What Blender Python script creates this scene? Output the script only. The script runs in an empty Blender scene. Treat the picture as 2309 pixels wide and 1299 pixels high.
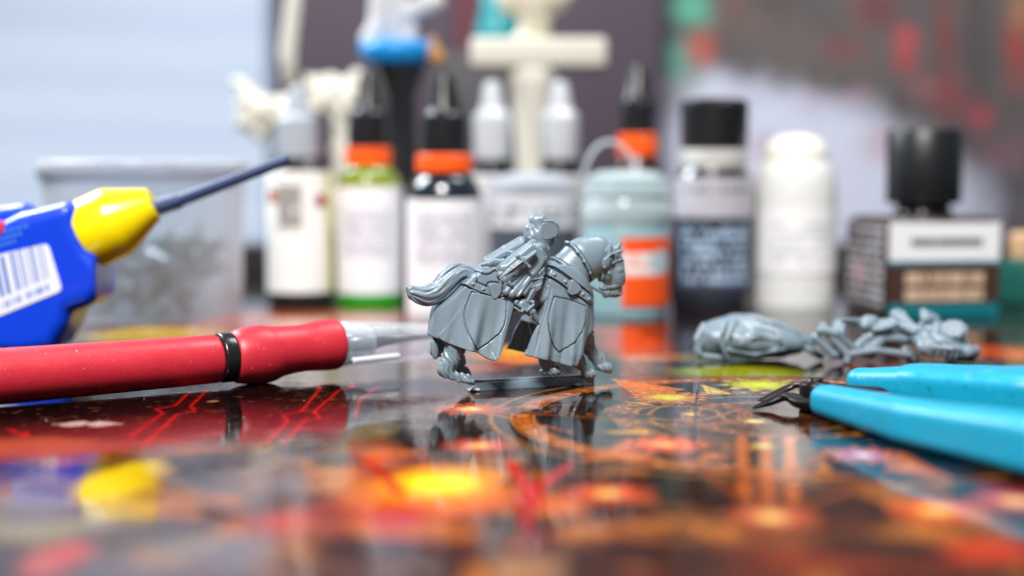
import bpy, math, random
import numpy as np
from mathutils import Vector
random.seed(7); rng = np.random.default_rng(7)
S = 0.001                                   # all building is done in millimetres, the scene is in metres
sc = bpy.context.scene
COL = sc.collection

# ------------------------------------------------------------------ camera
CAM = np.array([0.0, -308.0, 47.0]); FPX = 50/36*2309.0; TH = math.atan((649.5-381.0)/FPX)
cd = bpy.data.cameras.new('camera'); cam = bpy.data.objects.new('camera', cd); COL.objects.link(cam)
cam.location = CAM*S; cam.rotation_euler = (math.radians(90)-TH, 0, 0)
cd.lens = 50; cd.sensor_width = 36; cd.clip_start = 0.01; cd.clip_end = 20
cd.dof.use_dof = True; cd.dof.focus_distance = 0.295; cd.dof.aperture_fstop = 6.3
cd.dof.aperture_blades = 0
sc.camera = cam
# ------------------------------------------------------------------ room light (indoor close-up: lamps, no sun)
w = bpy.data.worlds.new('World'); sc.world = w; w.use_nodes = True
bg = w.node_tree.nodes['Background']; bg.inputs[0].default_value = (0.80, 0.88, 1.0, 1); bg.inputs[1].default_value = 0.18
def lamp(name, loc, target, size, power, color, size_y=None):
    l = bpy.data.lights.new(name, 'AREA'); l.shape = 'RECTANGLE' if size_y else 'DISK'
    l.size = size*S
    if size_y: l.size_y = size_y*S
    l.energy = power; l.color = color
    o = bpy.data.objects.new(name, l); COL.objects.link(o); o.location = Vector(loc)*S
    o.rotation_euler = (Vector(target)-Vector(loc)).to_track_quat('-Z', 'Y').to_euler(); return o
lamp('window_light', (-110, -500, 640), (0, 60, 10), 230, 14.0, (1.0, 0.975, 0.94))
lamp('ceiling_light', (250, 250, 700), (20, 250, 0), 300, 3.6, (0.95, 0.97, 1.0))
lamp('backdrop_light', (-420, 330, 420), (-260, 1.3, 130), 260, 6.0, (0.86, 0.93, 1.0))
sc.view_settings.view_transform = 'Standard'; sc.view_settings.look = 'None'
sc.view_settings.gamma = 1; sc.view_settings.exposure = -0.12
sc.cycles.use_denoising = True; sc.cycles.max_bounces = 12; sc.cycles.transparent_max_bounces = 24
sc.cycles.caustics_reflective = False; sc.cycles.caustics_refractive = False
sc.cycles.sample_clamp_indirect = 6

# ------------------------------------------------------------------ photo geometry -> place
ct, st = math.cos(TH), math.sin(TH)
def ray(px, py):
    a = (np.asarray(px, float)-1154.5)/FPX; b = (649.5-np.asarray(py, float))/FPX
    return np.stack([a, ct + b*st, -st + b*ct], -1)
def G(px, py, z=0.0):                       # point of the table top (height z) seen at a pixel of the photograph
    r = ray(px, py); t = (z-CAM[2])/r[..., 2]; return CAM + r*t[..., None] if r.ndim > 1 else CAM + r*t
def at(px, py, Y):                          # point on the upright plane y = Y
    r = ray(px, py); t = (Y-CAM[1])/r[..., 1]; return CAM + r*t[..., None] if r.ndim > 1 else CAM + r*t
def sc_at(Y): return FPX/((Y-CAM[1])*ct + 25*st)
def srgb(*c):
    c = np.array(c, float)
    if c.max() > 1: c = c/255
    return np.where(c <= .04045, c/12.92, ((c+.055)/1.055)**2.4)

# ------------------------------------------------------------------ objects
def P(v): return np.asarray(v, float)
def origin(o): return np.array(o['mm']) if o is not None and 'mm' in o else np.zeros(3)
WLOC = {}
def thing(name, label, cat, loc, group=None):
    o = bpy.data.objects.new(name, None); COL.objects.link(o); o.empty_display_size = .005
    o.location = Vector(loc)*S; WLOC[o.name] = P(loc)
    o['label'] = label; o['category'] = cat
    if group: o['group'] = group
    return o
def obj(name, vf, mat, parent=None, smooth=True, label=None, kind=None, color=None, cat=None, group=None, sharp=None):
    v, f = vf; v = P(v)
    me = bpy.data.meshes.new(name)
    base = WLOC[parent.name] if parent is not None else (v.mean(0)*[1, 1, 0] + [0, 0, v[:, 2].min()] if cat else np.zeros(3))
    vv = (v-base)*S
    fa = f if isinstance(f, np.ndarray) else None
    if fa is not None:
        n = fa.shape[1]; m = len(fa)
        me.vertices.add(len(vv)); me.vertices.foreach_set('co', vv.astype(np.float32).ravel())
        me.loops.add(m*n); me.loops.foreach_set('vertex_index', fa.astype(np.int32).ravel())
        me.polygons.add(m); me.polygons.foreach_set('loop_start', (np.arange(m)*n).astype(np.int32))
        me.update(calc_edges=True)
    else:
        me.from_pydata([tuple(a) for a in vv], [], [tuple(int(i) for i in q) for q in f])
    me.validate()
    me.polygons.foreach_set('use_smooth', np.full(len(me.polygons), smooth)); me.update()
    if sharp: me.set_sharp_from_angle(angle=math.radians(sharp))
    if color is not None:
        ca = me.color_attributes.new('Col', 'FLOAT_COLOR', 'POINT')
        ca.data.foreach_set('color', np.concatenate([color, np.ones((len(color), 1))], 1).astype(np.float32).ravel())
    me.materials.append(mat)
    o = bpy.data.objects.new(name, me); COL.objects.link(o)
    if parent is not None:
        o.parent = parent; WLOC[o.name] = base
    else:
        o.location = Vector(base)*S; WLOC[o.name] = base
    if label: o['label'] = label
    if kind: o['kind'] = kind
    if cat: o['category'] = cat
    if group: o['group'] = group
    return o
def join(*parts):
    V, F, n = [], [], 0
    for v, f in parts:
        v = P(v); V.append(v); F += [tuple(int(i)+n for i in q) for q in f]; n += len(v)
    return np.concatenate(V), F
def lathe(c, prof, n=64, caps=True, ax=None):          # prof: (r, z) from bottom to top, about a vertical axis through c
    V, F = [], []
    a = np.arange(n)*2*math.pi/n
    for r, z in prof:
        V.append(np.stack([c[0]+r*np.cos(a), c[1]+r*np.sin(a), np.full(n, c[2]+z)], 1))
    for i in range(len(prof)-1):
        for j in range(n):
            k = (j+1) % n; F.append((i*n+j, i*n+k, (i+1)*n+k, (i+1)*n+j))
    if caps: F.append(tuple(range(n-1, -1, -1))); F.append(tuple((len(prof)-1)*n+j for j in range(n)))
    return np.concatenate(V), F
def frame(d, up=(0, 0, 1)):
    d = P(d)/np.linalg.norm(d); s = np.cross(d, up); s /= np.linalg.norm(s); u = np.cross(s, d); return d, s, u
def loft(path, sec, n=32, power=2.0, caps=True, up=(0, 0, 1)):   # sec: (half width sideways, half height) at each path point
    path = [P(p) for p in path]; V, F = [], []
    a = np.arange(n)*2*math.pi/n; ca, sa = np.cos(a), np.sin(a)
    cx = np.sign(ca)*np.abs(ca)**(2/power); cy = np.sign(sa)*np.abs(sa)**(2/power)
    for i, p in enumerate(path):
        d = path[min(i+1, len(path)-1)]-path[max(i-1, 0)]; _, s, u = frame(d, up)
        V.append(p + np.outer(cx*sec[i][0], s) + np.outer(cy*sec[i][1], u))
    for i in range(len(path)-1):
        for j in range(n):
            k = (j+1) % n; F.append((i*n+j, i*n+k, (i+1)*n+k, (i+1)*n+j))
    if caps: F.append(tuple(range(n-1, -1, -1))); F.append(tuple((len(path)-1)*n+j for j in range(n)))
    return np.concatenate(V), F
def spline(pts, m=8, closed=False):
    p = [P(q) for q in pts]; n = len(p); out = []
    for i in range(n if closed else n-1):
        if closed: a, b, c, d = p[(i-1) % n], p[i], p[(i+1) % n], p[(i+2) % n]
        else: a, b, c, d = p[max(i-1, 0)], p[i], p[i+1], p[min(i+2, n-1)]
        for j in range(m):
            t = j/m; out.append(.5*(2*b+(c-a)*t+(2*a-5*b+4*c-d)*t*t+(3*b-3*c+d-a)*t**3))
    if not closed: out.append(p[-1])
    return np.array(out)
def bevbox(c, h, b=.4, R=None, seg=2):                  # rounded box, centre c, half sizes h
    import itertools
    c, h = P(c), P(h); b = min(b, h.min()*.98); import bmesh
    bm = bmesh.new(); bmesh.ops.create_cube(bm, size=2)
    for v in bm.verts: v.co = Vector((v.co.x*h[0], v.co.y*h[1], v.co.z*h[2]))
    bmesh.ops.bevel(bm, geom=bm.edges[:], offset=b, segments=seg, profile=.5, affect='EDGES')
    V = np.array([v.co[:] for v in bm.verts]); F = [tuple(v.index for v in f.verts) for f in bm.faces]; bm.free()
    if R is not None: V = V @ P(R).T
    return V+c, F
def rotz(a): c, s = math.cos(a), math.sin(a); return np.array([[c, -s, 0], [s, c, 0], [0, 0, 1]])

# ------------------------------------------------------------------ signed-distance sculpting
def polysd(pts, X, Z):
    p = P(pts); d = np.full(np.broadcast(X, Z).shape, 1e9); sgn = np.ones_like(d); n = len(p)
    for i in range(n):
        a = p[i]; b = p[i-1]; ex, ez = b-a; wx, wz = X-a[0], Z-a[1]
        t = np.clip((wx*ex+wz*ez)/(ex*ex+ez*ez+1e-12), 0, 1)
        d = np.minimum(d, (wx-ex*t)**2+(wz-ez*t)**2)
        c1 = Z >= a[1]; c2 = Z < b[1]; c3 = ex*wz > ez*wx
        fl = (c1 & c2 & c3) | (~c1 & ~c2 & ~c3); sgn = np.where(fl, -sgn, sgn)
    return sgn*np.sqrt(d)
def linesd(pts, X, Z):
    p = P(pts); d = np.full(np.broadcast(X, Z).shape, 1e9)
    for i in range(len(p)-1):
        a = p[i]; ex, ez = p[i+1]-a; wx, wz = X-a[0], Z-a[1]
        t = np.clip((wx*ex+wz*ez)/(ex*ex+ez*ez+1e-12), 0, 1); d = np.minimum(d, (wx-ex*t)**2+(wz-ez*t)**2)
    return np.sqrt(d)
def smin(a, b, k):
    if k <= 0: return np.minimum(a, b)
    h = np.maximum(k-np.abs(a-b), 0)/k; return np.minimum(a, b)-h*h*k*.25
class Vol:
    def __init__(s, lo, hi, h):
        s.h = h; s.ax = [np.arange(lo[i], hi[i]+h, h, dtype=np.float32) for i in range(3)]
        s.X, s.Y, s.Z = s.ax[0][:, None, None], s.ax[1][None, :, None], s.ax[2][None, None, :]
        s.lo = P(lo); s.D = np.full([len(a) for a in s.ax], 9, np.float32)
    def like(s):
        v = object.__new__(Vol); v.__dict__.update(s.__dict__); v.D = np.full_like(s.D, 9); return v
    def sl(s, lo, hi):
        r = []
        for i in range(3):
            a = max(0, int((lo[i]-s.lo[i])/s.h)); b = min(len(s.ax[i]), int((hi[i]-s.lo[i])/s.h)+2); r.append(slice(a, max(b, a+1)))
        return tuple(r)
    def put(s, lo, hi, f, k, sub=False):
        q = s.sl(lo, hi); d = f(s.X[q[0]], s.Y[:, q[1]], s.Z[:, :, q[2]])
        s.D[q] = -smin(-s.D[q], d, k) if sub else smin(s.D[q], d, k)
    def cap(s, p0, p1, r0, r1=None, k=.5, sy=1.0, sub=False):
        r1 = r0 if r1 is None else r1; p0, p1 = P(p0), P(p1); m = max(r0, r1)*max(sy, 1)+k+.8
        lo, hi = np.minimum(p0, p1)-m, np.maximum(p0, p1)+m; e = p1-p0
        def f(X, Y, Z):
            wx, wy, wz = X-p0[0], (Y-p0[1]), Z-p0[2]
            t = np.clip((wx*e[0]+wy*e[1]+wz*e[2])/(e@e+1e-9), 0, 1)
            return (np.sqrt((wx-e[0]*t)**2+((wy-e[1]*t)/sy)**2+(wz-e[2]*t)**2)-(r0+(r1-r0)*t))*min(sy, 1)
        s.put(lo, hi, f, k, sub)
    def chain(s, pts, rs, k=.4, sy=1.0):
        for i in range(len(pts)-1): s.cap(pts[i], pts[i+1], rs[i], rs[i+1], k, sy)
    def ell(s, c, r, k=.5, ang=0, sub=False):           # ang turns it in the x-z plane
        c, r = P(c), P(r); m = r.max()+k+.8; ca, sa = math.cos(ang), math.sin(ang)
        def f(X, Y, Z):
            x, y, z = X-c[0], Y-c[1], Z-c[2]; x, z = x*ca+z*sa, -x*sa+z*ca
            k0 = np.sqrt((x/r[0])**2+(y/r[1])**2+(z/r[2])**2)+1e-6
            k1 = np.sqrt((x/r[0]**2)**2+(y/r[1]**2)**2+(z/r[2]**2)**2)+1e-6
            return k0*(k0-1)/k1
        s.put(c-m, c+m, f, k, sub)
    def poly(s, pts, y0, y1, k=.3, rnd=.2, sub=False, smooth=0):
        p = spline(pts, smooth, True) if smooth else P(pts)
        X, Z = s.ax[0][:, None], s.ax[2][None, :]
        lo = p.min(0)-2; hi = p.max(0)+2
        ix = slice(max(0, int((lo[0]-s.lo[0])/s.h)), int((hi[0]-s.lo[0])/s.h)+2); iz = slice(max(0, int((lo[1]-s.lo[2])/s.h)), int((hi[1]-s.lo[2])/s.h)+2)
        d2 = (polysd(p, X[ix], Z[:, iz])+rnd).astype(np.float32)[:, None, :]
        a = y0(X[ix], Z[:, iz])[:, None, :] if callable(y0) else y0; b = y1(X[ix], Z[:, iz])[:, None, :] if callable(y1) else y1
        dy = np.maximum(a-s.Y, s.Y-b)+rnd
        d = np.sqrt(np.maximum(d2, 0)**2+np.maximum(dy, 0)**2)+np.minimum(np.maximum(d2, dy), 0)-rnd
        q = (ix, slice(None), iz); s.D[q] = -smin(-s.D[q], d, k) if sub else smin(s.D[q], d.astype(np.float32), k)
    def mesh(s):
        D = s.D; bb = [np.flatnonzero((D < 0).any(tuple(j for j in range(3) if j != i))) for i in range(3)]
        q = [max(0, b[0]-2) for b in bb]; D = D[tuple(slice(q[i], bb[i][-1]+3) for i in range(3))]; lo = s.lo+np.array(q)*s.h
        D = D.copy(); D[0] = D[-1] = 1; D[:, 0] = D[:, -1] = 1; D[:, :, 0] = D[:, :, -1] = 1
        ins = D < 0; nx, ny, nz = D.shape
        cnt = np.zeros((nx-1, ny-1, nz-1), np.uint8)
        for i in (0, 1):
            for j in (0, 1):
                for k in (0, 1): cnt += ins[i:nx-1+i, j:ny-1+j, k:nz-1+k]
        act = (cnt > 0) & (cnt < 8); idx = np.argwhere(act)
        vid = np.full(act.shape, -1, np.int64); vid[act] = np.arange(len(idx))
        acc = np.zeros((len(idx), 3)); num = np.zeros(len(idx))
        I, J, K = idx.T; C = [(i, j, k) for i in (0, 1) for j in (0, 1) for k in (0, 1)]
        val = {c: D[I+c[0], J+c[1], K+c[2]].astype(float) for c in C}
        for c in C:
            for ax in range(3):
                if c[ax] == 0:
                    e = list(c); e[ax] = 1; e = tuple(e); a, b = val[c], val[e]; m = (a < 0) != (b < 0)
                    t = np.where(m, a/(a-b+1e-20), 0); p = np.tile(np.array(c, float), (len(idx), 1)); p[:, ax] = t
                    acc += p*m[:, None]; num += m
        V = (idx+acc/num[:, None])*s.h+lo
        F = []
        for ax in range(3):
            a1, a2 = [(1, 2), (2, 0), (0, 1)][ax]
            sa = [slice(1, -1)]*3; sa[ax] = slice(0, -1); sb = [slice(1, -1)]*3; sb[ax] = slice(1, None)
            A, B = ins[tuple(sa)], ins[tuple(sb)]; m = A != B; e = np.argwhere(m)
            off = np.array([1, 1, 1]); off[ax] = 0; e = e+off; fl = A[m]
            o1 = np.zeros(3, int); o1[a1] = 1; o2 = np.zeros(3, int); o2[a2] = 1
            g = lambda q: vid[q[:, 0], q[:, 1], q[:, 2]]
            q = np.stack([g(e-o1-o2), g(e-o2), g(e), g(e-o1)], 1); q[~fl] = q[~fl][:, ::-1]; F.append(q)
        return V, np.concatenate(F)
    def off(s, d): v = s.like(); v.D = s.D-d; return v
# ------------------------------------------------------------------ materials
class N:
    def __init__(s, name):
        s.m = bpy.data.materials.new(name); s.m.use_nodes = True; s.t = s.m.node_tree; s.b = s.t.nodes['Principled BSDF']
    def n(s, typ, **kw):
        x = s.t.nodes.new(typ)
        for k, v in kw.items(): setattr(x, k, v)
        return x
    def lk(s, a, b): s.t.links.new(a, b)
    def math(s, op, a, b=None, c=None):
        x = s.n('ShaderNodeMath', operation=op)
        for i, q in enumerate((a, b, c)):
            if q is None: continue
            if isinstance(q, (int, float)): x.inputs[i].default_value = q
            else: s.lk(q, x.inputs[i])
        return x.outputs[0]
    def mix(s, f, a, b):
        x = s.n('ShaderNodeMix', data_type='RGBA')
        for i, q in ((0, f), (6, a), (7, b)):
            if isinstance(q, (int, float)): x.inputs[i].default_value = q
            elif isinstance(q, bpy.types.NodeSocket): s.lk(q, x.inputs[i])
            else: x.inputs[i].default_value = (*q, 1)
        return x.outputs[2]
    def obj(s):
        c = s.n('ShaderNodeTexCoord'); x = s.n('ShaderNodeSeparateXYZ'); s.lk(c.outputs['Object'], x.inputs[0]); return c.outputs['Object'], x.outputs
    def noise(s, vec, scale, detail=3, rough=.5):
        x = s.n('ShaderNodeTexNoise'); x.inputs['Scale'].default_value = scale; x.inputs['Detail'].default_value = detail; x.inputs['Roughness'].default_value = rough
        if vec is not None: s.lk(vec, x.inputs['Vector'])
        return x.outputs[0]
    def ramp(s, v, a, b):
        x = s.n('ShaderNodeMapRange'); x.inputs[1].default_value = a; x.inputs[2].default_value = b; s.lk(v, x.inputs[0]); return x.outputs[0]
    def bump(s, h, dist, strength=1):
        x = s.n('ShaderNodeBump'); x.inputs['Strength'].default_value = strength; x.inputs['Distance'].default_value = dist; s.lk(h, x.inputs['Height']); s.lk(x.outputs[0], s.b.inputs['Normal']); return x
    def base(s, c): 
        if isinstance(c, bpy.types.NodeSocket): s.lk(c, s.b.inputs['Base Color'])
        else: s.b.inputs['Base Color'].default_value = (*c, 1)
def plain(name, c, rough=.4, metal=0, var=.12, grain=2500, bump=0.00002, coat=0, spec=.5, sss=0):
    m = N(name); v, _ = m.obj(); c = srgb(*c)
    n = m.noise(v, grain*.12, 3); m.base(m.mix(n, tuple(c*(1-var)), tuple(np.minimum(c*(1+var), 1))))
    m.b.inputs['Metallic'].default_value = metal; m.b.inputs['Coat Weight'].default_value = coat; m.b.inputs['Specular IOR Level'].default_value = spec
    if sss: m.b.inputs['Subsurface Weight'].default_value = sss; m.b.inputs['Subsurface Scale'].default_value = .001
    n2 = m.noise(v, grain, 4); m.lk(m.math('MULTIPLY_ADD', n2, .18, rough-.09), m.b.inputs['Roughness'])
    if bump: m.bump(n2, bump)
    return m.m
def clear(name, c, opac, rough=.12, ior=1.45, edge=.6):          # thin clear or milky plastic
    m = N(name); tr = m.n('ShaderNodeBsdfTransparent'); tr.inputs[0].default_value = (*srgb(*c), 1)
    m.base(tuple(srgb(*c))); m.b.inputs['Roughness'].default_value = rough; m.b.inputs['IOR'].default_value = ior
    lw = m.n('ShaderNodeLayerWeight'); lw.inputs[0].default_value = .35
    f = m.math('MULTIPLY_ADD', lw.outputs['Facing'], min(edge, 1-opac), opac)
    mx = m.n('ShaderNodeMixShader'); m.lk(f, mx.inputs[0]); m.lk(tr.outputs[0], mx.inputs[1]); m.lk(m.b.outputs[0], mx.inputs[2])
    m.lk(mx.outputs[0], m.t.nodes['Material Output'].inputs[0]); return m.m
def printed(name, base, ink, pitch=1.6, u0=-99, u1=99, z0=-99, z1=99, freq=900, thr=.47, rough=.45, axis='ang', bands=(), spots=(), fill=.62):
    """paper label: rows of small print between heights z0..z1 (mm, object space) and across u0..u1; bands = (z0, z1, colour)"""
    m = N(name); v, (x, y, z) = m.obj()
    if axis == 'ang': u = m.math('MULTIPLY', m.math('ARCTAN2', x, m.math('MULTIPLY', y, -1)), 11)
    else: u = m.math('MULTIPLY', x, 1000)
    zz = m.math('MULTIPLY', z, 1000)
    def inside(q, a, b): return m.math('MULTIPLY', m.math('GREATER_THAN', q, float(a)), m.math('LESS_THAN', q, float(b)))
    row = m.math('DIVIDE', zz, pitch); fr = m.math('FRACT', m.math('ADD', row, 100)); fl = m.math('FLOOR', row)
    cb = m.n('ShaderNodeCombineXYZ'); m.lk(m.math('MULTIPLY', u, freq/1000), cb.inputs[0]); m.lk(m.math('MULTIPLY', fl, 7.31), cb.inputs[1])
    nz = m.noise(cb.outputs[0], 1.0, 2)
    mask = m.math('MULTIPLY', m.math('MULTIPLY', m.math('GREATER_THAN', nz, thr), m.math('LESS_THAN', fr, fill)), m.math('MULTIPLY', inside(zz, z0, z1), inside(u, u0, u1)))
    col = m.mix(0.0, tuple(srgb(*base)), tuple(srgb(*base)))
    for a, b, c in bands: col = m.mix(inside(zz, a, b), col, tuple(srgb(*c)))
    col = m.mix(mask, col, tuple(srgb(*ink)))
    for su, sz, r, c in spots:
        dd = m.math('SQRT', m.math('ADD', m.math('POWER', m.math('SUBTRACT', u, float(su)), 2.0), m.math('POWER', m.math('SUBTRACT', zz, float(sz)), 2.0)))
        col = m.mix(m.math('LESS_THAN', dd, float(r)), col, tuple(srgb(*c)))
    m.base(col); m.b.inputs['Roughness'].default_value = rough; return m.m

def grey_plastic(name='grey_plastic', c=(116, 133, 145), rough=.31):
    m = N(name); v, _ = m.obj(); c = srgb(*c)
    n = m.noise(v, 260, 4); m.base(m.mix(n, tuple(c*.86), tuple(c*1.14)))
    n2 = m.noise(v, 1600, 5, .6); m.lk(m.math('MULTIPLY_ADD', n2, .3, rough-.14), m.b.inputs['Roughness'])
    m.b.inputs['Specular IOR Level'].default_value = .55
    n3 = m.noise(v, 5200, 3); m.bump(m.math('ADD', n2, m.math('MULTIPLY', n3, .3)), .00006, .8); return m.m
GREY = grey_plastic()
BLACKP = plain('black_plastic', (26, 27, 30), .32)
WHITEP = plain('white_plastic', (225, 226, 224), .4)
# ------------------------------------------------------------------ table top with printed artwork (colour per vertex, flat print)
def steps(*seg):
    out = [seg[0][0]]
    for a, b, h in seg: n = max(1, round((b-a)/h)); out += list(a+(b-a)*(np.arange(n)+1)/n)
    return np.array(out)
tx = steps((-420, -190, 12), (-190, -110, 1.4), (-110, 110, .36), (110, 190, 1.4), (190, 420, 12))
ty = steps((-330, -150, 12), (-150, -80, 1.0), (-80, 30, .42), (30, 240, 1.3), (240, 610, 10))
TX, TY = np.meshgrid(tx, ty); nxv, nyv = len(tx), len(ty)
# smooth value noise in mm space
def vnoise(x, y, cell, seed):
    r = np.random.default_rng(seed).random((64, 64)); fx, fy = x/cell, y/cell; ix, iy = np.floor(fx).astype(int), np.floor(fy).astype(int)
    u, v = fx-ix, fy-iy; u = u*u*(3-2*u); v = v*v*(3-2*v); g = lambda a, b: r[a % 64, b % 64]
    return (g(ix, iy)*(1-u)+g(ix+1, iy)*u)*(1-v)+(g(ix, iy+1)*(1-u)+g(ix+1, iy+1)*u)*v
def fbm(x, y, cell, seed, o=4): return sum(vnoise(x, y, cell/2**i, seed+i)*.5**i for i in range(o))/sum(.5**i for i in range(o))
n1 = fbm(TX, TY, 22, 1); n2 = fbm(TX, TY, 5, 11); n3 = fbm(TX, TY, 1.6, 21, 2)
paint = np.ones(TX.shape+(3,))*srgb(34, 22, 22)
def lay(mask, col):
    global paint
    mask = np.clip(mask, 0, 1)[..., None]; paint = paint*(1-mask)+srgb(*col)*mask
def gpt(px, py): g = G(px, py); return g[0], g[1]
def blob(px, py, wx, wy, col, a=1, rag=.5, hard=2.0):
    """soft-edged cloud of ink round the spot seen at px,py; wx, wy its half size as seen"""
    x0, y0 = gpt(px, py); rx = gpt(px+wx, py)[0]-x0; ya, yb = gpt(px, min(py+wy, 1600))[1], gpt(px, max(py-wy, 560))[1]
    yc, ry = (ya+yb)/2, (yb-ya)/2
    d = np.sqrt(((TX-x0)/rx)**2+((TY-yc)/ry)**2)+(n1-.5)*rag+(n2-.5)*rag*.6
    lay(np.clip((1.0-d)*hard, 0, 1)*a, col)
aa = np.maximum(.14, np.hypot(*np.meshgrid(np.gradient(tx), np.gradient(ty)))*.5)
def edge(d, soft=0): return np.clip(.5-d/(aa+soft), 0, 1)
# broad grounds of the picture
lay(np.clip((n1-.45)*3, 0, 1)*.5, (62, 34, 26))
lay(np.clip((n2-.5)*3, 0, 1)*.4, (20, 14, 18))
lay(np.clip((fbm(TX, TY, 30, 77)-.5)*5, 0, 1)*.35, (84, 44, 28))
for b in [  # near the lens: clouds of flame colours
    (1500, 1290, 900, 90, (112, 46, 24), .8), (1980, 1260, 420, 50, (160, 62, 22), .8), (2230, 1240, 160, 40, (206, 70, 26), .9), (900, 1175, 380, 60, (180, 56, 24), .9),
    (1000, 1125, 300, 80, (236, 120, 24), .95), (985, 1095, 200, 52, (255, 170, 10), 1), (985, 1092, 110, 30, (255, 232, 40), 1),
    (1210, 1135, 160, 45, (230, 130, 60), .8), (840, 1060, 90, 60, (200, 60, 30), .8), (880, 1040, 90, 30, (225, 110, 40), .7),
    (640, 1200, 220, 60, (170, 92, 64), .8), (480, 1250, 240, 60, (150, 130, 110), .8), (270, 1085, 100, 55, (222, 190, 20), 1), (330, 1130, 130, 50, (210, 150, 80), .7),
    (130, 1070, 80, 35, (60, 50, 120), .9), (60, 1110, 120, 50, (150, 130, 110), .7), (110, 1180, 180, 60, (190, 170, 120), .6), (130, 1260, 90, 50, (215, 90, 80), .8),
    (300, 1180, 150, 40, (130, 110, 120), .7), (60, 1010, 260, 28, (165, 92, 50), .8), (350, 1010, 200, 26, (140, 74, 44), .7), (600, 1090, 160, 60, (150, 110, 100), .6),
    (480, 1120, 120, 30, (90, 80, 90), .7), (650, 1180, 90, 40, (200, 80, 70), .7), (1650, 1215, 500, 40, (150, 84, 44), .7), (1560, 1250, 240, 30, (96, 34, 26), .8),
    (1260, 1220, 300, 40, (176, 66, 34), .8), (2120, 1160, 120, 40, (226, 100, 40), .9), (2240, 1160, 120, 40, (190, 60, 60), .7), (950, 1290, 330, 40, (48, 26, 30), .9), (2290, 1120, 70, 50, (150, 30, 50), .8),
    (2080, 1200, 200, 30, (190, 120, 60), .7), (1400, 1180, 180, 30, (120, 60, 34), .8), (1900, 1180, 160, 30, (90, 40, 26), .8), (700, 1290, 500, 40, (120, 90, 90), .6),
    # behind the tools
    (350, 758, 190, 26, (240, 200, 10), 1), (520, 760, 140, 14, (220, 170, 40), .8), (620, 722, 330, 26, (214, 110, 40), .9), (830, 712, 160, 16, (190, 120, 80), .7), (170, 740, 120, 14, (120, 70, 40), .8),
    (1165, 800, 130, 26, (250, 150, 20), .95), (1165, 790, 60, 14, (255, 190, 40), 1), (1080, 830, 120, 14, (190, 70, 30), .8), (1420, 775, 110, 34, (214, 84, 34), .9), (1480, 805, 120, 14, (210, 120, 60), .7), (1380, 745, 90, 14, (226, 110, 60), .7),  # orange below the teal pot: its label's reflection painted in, along with print
    (1680, 842, 190, 20, (190, 190, 50), .75), (1620, 810, 120, 14, (110, 120, 50), .8), (2260, 795, 160, 22, (214, 96, 34), .95), (2020, 830, 160, 18, (150, 70, 40), .7), (2160, 745, 200, 10, (120, 50, 40), .6),
    (900, 800, 90, 20, (190, 120, 110), .5)]:
    blob(*b)
fg = np.clip((-60-TY)/25, 0, 1)
lay(np.clip((fbm(TX, TY, 15, 301)-.50)*5, 0, 1)*.85*fg*np.clip((TX+25)/20, 0, 1), (44, 22, 20)); lay(np.clip((fbm(TX, TY, 9, 311)-.56)*7, 0, 1)*.7*fg, (206, 130, 60)); lay(np.clip((fbm(TX, TY, 7, 321)-.55)*7, 0, 1)*.7*fg, (70, 28, 24))
lay(np.clip((fbm(TX, TY, 11, 331)-.58)*7, 0, 1)*.6*fg*np.clip(-TX/20, 0, 1), (120, 116, 128))
for b_ in ((1000, 1120, 230, 60, (232, 116, 26), .9), (985, 1095, 180, 46, (255, 170, 10), 1), (985, 1092, 110, 28, (255, 232, 40), 1), (890, 1170, 110, 40, (200, 50, 22), .8), (270, 1085, 95, 50, (216, 186, 20), .9), (1250, 1140, 90, 30, (226, 120, 60), .7)): blob(*b_)
# astrolabe: rings, spokes, stars and arrow heads
cx0, cy0 = 52.0, -42.0
rr = np.hypot(TX-cx0, TY-cy0); an = np.arctan2(TY-cy0, TX-cx0)
x0, y0 = gpt(1985, 1030); dB = np.hypot((TX-x0)/1.0, (TY-y0)/1.0)-17
GOLD, COP, PALE = (200, 110, 46), (146, 76, 42), (236, 170, 90)
def ring(r, wd, col, orn=0, n=90, x=cx0, y=cy0):
    q = np.hypot(TX-x, TY-y); a = np.arctan2(TY-y, TX-x)
    lay(edge(np.abs(q-r)-wd/2)*.95, col)
    lay(edge(np.abs(np.abs(q-r)-wd*.36)-.16)*.85, (52, 22, 14)); lay(edge(np.abs(np.abs(q-r)-wd*.46)-.16)*.6, PALE)
    if orn: lay(edge(np.abs(q-r)-wd*.24)*np.clip((np.sin(a*n)*np.cos((q-r)*2.1)+n3-.75)*4, 0, 1)*.75, (84, 40, 22)); lay(edge(np.abs(q-r)-wd*.2)*np.clip((np.cos(a*n*.5)-.72)*8, 0, 1)*.8, PALE)
lay(edge(rr-54, 2)*.78*np.clip(.6+n2, 0, 1), (27, 19, 22)); ring(50, 4.6, GOLD, 1, 110); ring(31, 3.6, COP, 1, 90); ring(18.5, 2.6, COP, 1, 60); ring(26, .5, COP); ring(56, .6, COP); ring(12, .4, COP)
lay(edge(dB)*.92, (12, 58, 88)); lay(edge(np.abs(dB)-.8)*.6, (10, 22, 44)); ring(13, 2.4, COP, 1, 44, 10+cx0-30, cy0+6); ring(8, .5, PALE, 0, 44, 10+cx0-30, cy0+6)
lay(edge(rr-16)*np.clip((np.sin(an*16)*np.sin(rr*1.3)+n2-.3)*2, 0, 1)*.5, (150, 84, 48))
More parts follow.
